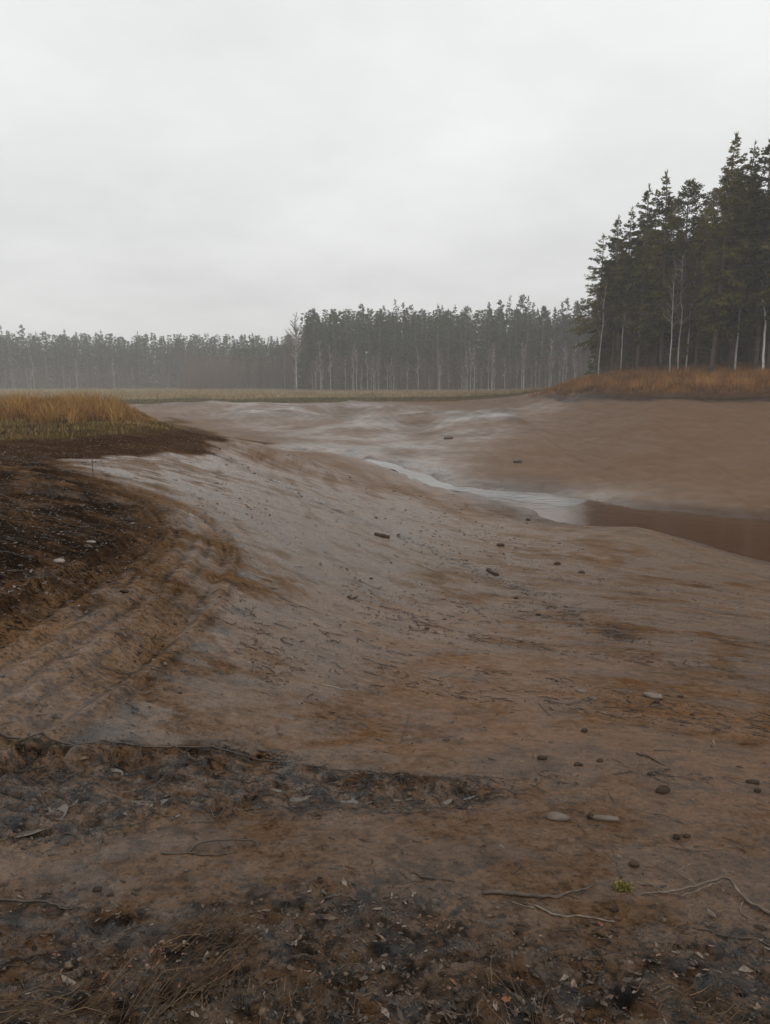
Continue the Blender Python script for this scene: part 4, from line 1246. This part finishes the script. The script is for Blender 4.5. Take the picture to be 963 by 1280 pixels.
def rock(name, px, py, sx, sy, sz, rz, label, cat="stone", mat=None, tint=.5, seed=1, sink=.25, flat=0, tail=None):
    g = np.random.default_rng(seed)
    v = I2.copy()
    off = g.uniform(0, 50, 3)
    d = 1 + .22 * noise(v[:, 0] * 1.3 + off[0], v[:, 1] * 1.3 + v[:, 2] * 1.1, 1) + .12 * noise(v[:, 0] * 3 + off[1], v[:, 1] * 3 + v[:, 2] * 2.3, 2)
    v = v * d[:, None]
    for _ in range(5):      # broken facets
        a = nrm(g.normal(0, 1, 3)); h = g.uniform(.62, .85); q = v @ a; v = v - np.outer(np.clip(q - h, 0, 9), a) * .9
    sx, sy, sz = sx * 1.25, sy * 1.25, sz * 1.15
    v = v * np.array([sx, sy, sz])
    o = link(name, make_mesh(name, v, [F2], mat or M_stone, {'tint': np.clip(tint + .12 * g.normal(0, 1, len(v)), 0, 1)}, False), None, label, cat)
    x, y = at([(px, py)])[0]
    o.location = (x, y, float(Hs(x, y)[0]) + sz * (1 - 2 * sink)); o.rotation_euler = (0, 0, rz)
    return o


ROCKS = [
    ("flat_stone", 815, 872, .062, .035, .020, -.45, "largest flat pale stone with a dark wet end, right of centre", "stone", M_stone, .62),
    ("dark_stone", 822, 878, .022, .018, .014, .2, "dark lump against the lower end of the largest flat stone", "stone", M_clod, .2),
    ("flat_stone", 727, 865, .040, .024, .012, -.5, "upper of two flat stones left of the largest flat one", "stone", M_stone, .42),
    ("flat_stone", 742, 874, .034, .020, .012, -.4, "lower darker one of two flat stones left of the largest flat one", "stone", M_stone, .22),
    ("mud_lump", 851, 872, .022, .015, .010, .2, "small dark lump close beside the largest flat stone", "clod", M_clod, .25),
    ("mud_lump", 865, 894, .016, .012, .009, .2, "tiny dark lump lower right of the largest flat stone", "clod", M_clod, .25),
    ("mud_lump", 696, 853, .015, .012, .009, 1.2, "tiny dark lump upper left of the two flat stones", "clod", M_clod, .3),
    ("mud_lump", 731, 915, .022, .014, .010, .7, "dark lump in orange mud below the two flat stones", "clod", M_clod, .2),
    ("mud_lump", 678, 949, .022, .014, .011, .2, "squarish dark lump on the grey band right of the yellow leaf", "clod", M_clod, .2),
    ("mud_lump", 723, 958, .020, .013, .010, .1, "dark lump in the grey band, left one of a close pair", "clod", M_clod, .25),
    ("mud_lump", 750, 953, .017, .011, .009, .3, "smaller dark lump in the grey band, right one of a close pair", "clod", M_clod, .3),
    ("root_clod", 828, 990, .036, .022, .016, .6, "spiky dark root clod sticking up at the right of the grey band", "clod", M_clod, .15),
    ("mud_lump", 941, 979, .030, .014, .011, -.1, "long dark lump near the right edge, upper one of two", "clod", M_clod, .2),
    ("mud_lump", 947, 990, .014, .011, .011, .1, "small blocky dark lump near the right edge, lower one of two", "clod", M_clod, .2),
    ("mud_lump", 813, 968, .016, .010, .008, .5, "little dark lump between the short stick and the root clod", "clod", M_clod, .3),
    ("long_stone", 757, 1025, .052, .014, .013, -.12, "long low mud-coated stone beside a dark block", "stone", M_stone, .45),
    ("dark_stone", 738, 1023, .013, .012, .013, .3, "dark block at the left end of the long low stone", "stone", M_clod, .12),
    ("mud_mound", 697, 1024, .045, .024, .016, -.2, "rounded mud-coloured mound left of the long low stone", "stone", M_stone, .35),
    ("mud_lump", 846, 1049, .014, .011, .010, .1, "dark lump alone on orange mud, left one of two touching", "clod", M_clod, .15),
    ("mud_lump", 859, 1048, .013, .010, .007, .4, "flatter dark lump on orange mud, right one of two touching", "clod", M_clod, .25),
    ("mud_lump", 793, 1083, .017, .015, .012, .1, "brown lump above the green lichen clump", "clod", M_clod, .5),
    ("mud_lump", 768, 1139, .014, .010, .009, .6, "dark lump below the green lichen clump", "clod", M_clod, .15),
    ("mud_lump", 122, 1115, .014, .010, .007, .2, "dark lump above the thin branch at the left edge", "clod", M_clod, .12),
    ("mud_lump", 139, 1122, .009, .008, .006, .2, "tiny dark crumb right of the lump at the lower left", "clod", M_clod, .12),
    ("pale_stone", 73, 703, .045, .035, .022, .2, "pale stone on the dark litter slope, larger of two", "stone", M_stone, .98),
    ("pale_stone", 114, 679, .050, .022, .012, -.3, "thin pale stone on the dark litter slope, upper of two", "stone", M_stone, .98),
    ("mud_lump", 156, 742, .030, .022, .018, .2, "dark clod sitting in the track", "clod", M_clod, .2),
    ("mud_lump", 626, 683, .09, .05, .05, .2, "dark lump high on the ochre patch near the stream", "clod", M_clod, .2),
    ("mud_lump", 660, 651, .09, .06, .05, .1, "dark lump on the slope just above the pond's left end", "clod", M_clod, .2),
    ("mud_lump", 697, 706, .07, .04, .035, .1, "dark lump below the pond's left end on bare mud", "clod", M_clod, .2),
    ("mud_lump", 727, 716, .06, .035, .03, -.3, "brown lump right of the lump below the pond", "clod", M_clod, .5),
    ("mud_lump", 673, 769, .035, .022, .02, -.3, "dark lump low on the debris line, centre right", "clod", M_clod, .2),
    ("mud_lump", 645, 750, .035, .022, .02, .3, "dark lump a little up the debris line, centre right", "clod", M_clod, .2),
    ("boulder", 647, 578, .22, .14, .13, .3, "single boulder at the foot of the right bank above the stream", "stone", M_stone, .25),
    ("boulder", 560, 548, .30, .16, .14, .3, "dark boulder on the far side of the stream's upper end", "stone", M_stone, .1),
]
for q, (nm, px, py, sx, sy, sz, rz, lab, cat, mt, ti) in enumerate(ROCKS):
    rock(nm, px, py, sx, sy, sz, rz, lab, cat, mt, ti, seed=q + 3)

# single bright leaves
for px, py, s_, ti, lab in ((892, 928, .034, .86, "pale fallen leaf shining alone on the orange mud at right"), (653, 953, .022, .84, "small yellowish leaf on the grey band right of centre"),
                            (850, 855, .018, .85, "tiny pale leaf above the largest flat stone"), (86, 1228, .042, .86, "round pale grey leaf among the darkest litter at lower left")):
    x, y = at([(px, py)])[0]; z = float(Hs(x, y)[0])
    me = leaves("fallen_leaf", np.array([0.]), np.array([0.]), np.array([.002]), np.array([s_ * 1.3]), np.array([ti]))
    o = link("fallen_leaf", me, None, lab, "leaf"); o.location = (x, y, z)

# tuft of yellow-green lichen
cx_, cy_ = at([(778, 1112)])[0]; n = 300
K = MB()
g = rng.normal(0, 1, (n, 3)) * np.array([.016, .013, .005]); g[:, 2] = np.abs(g[:, 2]) + .001
cards(K, g, rng.normal(0, 1, (n, 3)) + np.array([0, 0, .6]), .014, .005, rng.beta(2, 2, n))
o = link("lichen_clump", K.mesh("lichen_clump", M_lichen_green, False), None, "fluffy yellow-green lichen clump on the mud at lower right", "lichen")
o.location = (cx_, cy_, float(Hs(cx_, cy_)[0]))

# ------------------------------------------------------------------ haze in the air
HZ0, HZ1, HB = float(V[:, 2].min()) - 1.0, 27.5, 910.0
top = max((o.location.z + 18 * o.scale.z for o in bpy.data.objects if o.get("category") == "tree" and "young" not in o.name), default=25)
HZ1 = max(HZ1, top + 3)
hv = [(a * HB, b * HB, c) for c in (HZ0, HZ1) for a, b in ((-1, -1), (1, -1), (1, 1), (-1, 1))]
hf = np.array([(3, 2, 1, 0), (4, 5, 6, 7), (0, 1, 5, 4), (1, 2, 6, 5), (2, 3, 7, 6), (3, 0, 4, 7)])
hm = bpy.data.materials.new("damp_air"); hm.use_nodes = True
hn = hm.node_tree.nodes; hn.clear()
ho = hn.new("ShaderNodeOutputMaterial"); hp = hn.new("ShaderNodeVolumePrincipled")
hp.inputs["Color"].default_value = (.93, .95, .96, 1); hp.inputs["Density"].default_value = 0.0012; hp.inputs["Anisotropy"].default_value = 0.1
hm.node_tree.links.new(hp.outputs[0], ho.inputs["Volume"])
link("haze", make_mesh("haze", hv, [hf], hm, None, False), kind="stuff", label="thin damp haze over the whole basin", cat="haze")
print("haze top", HZ1)
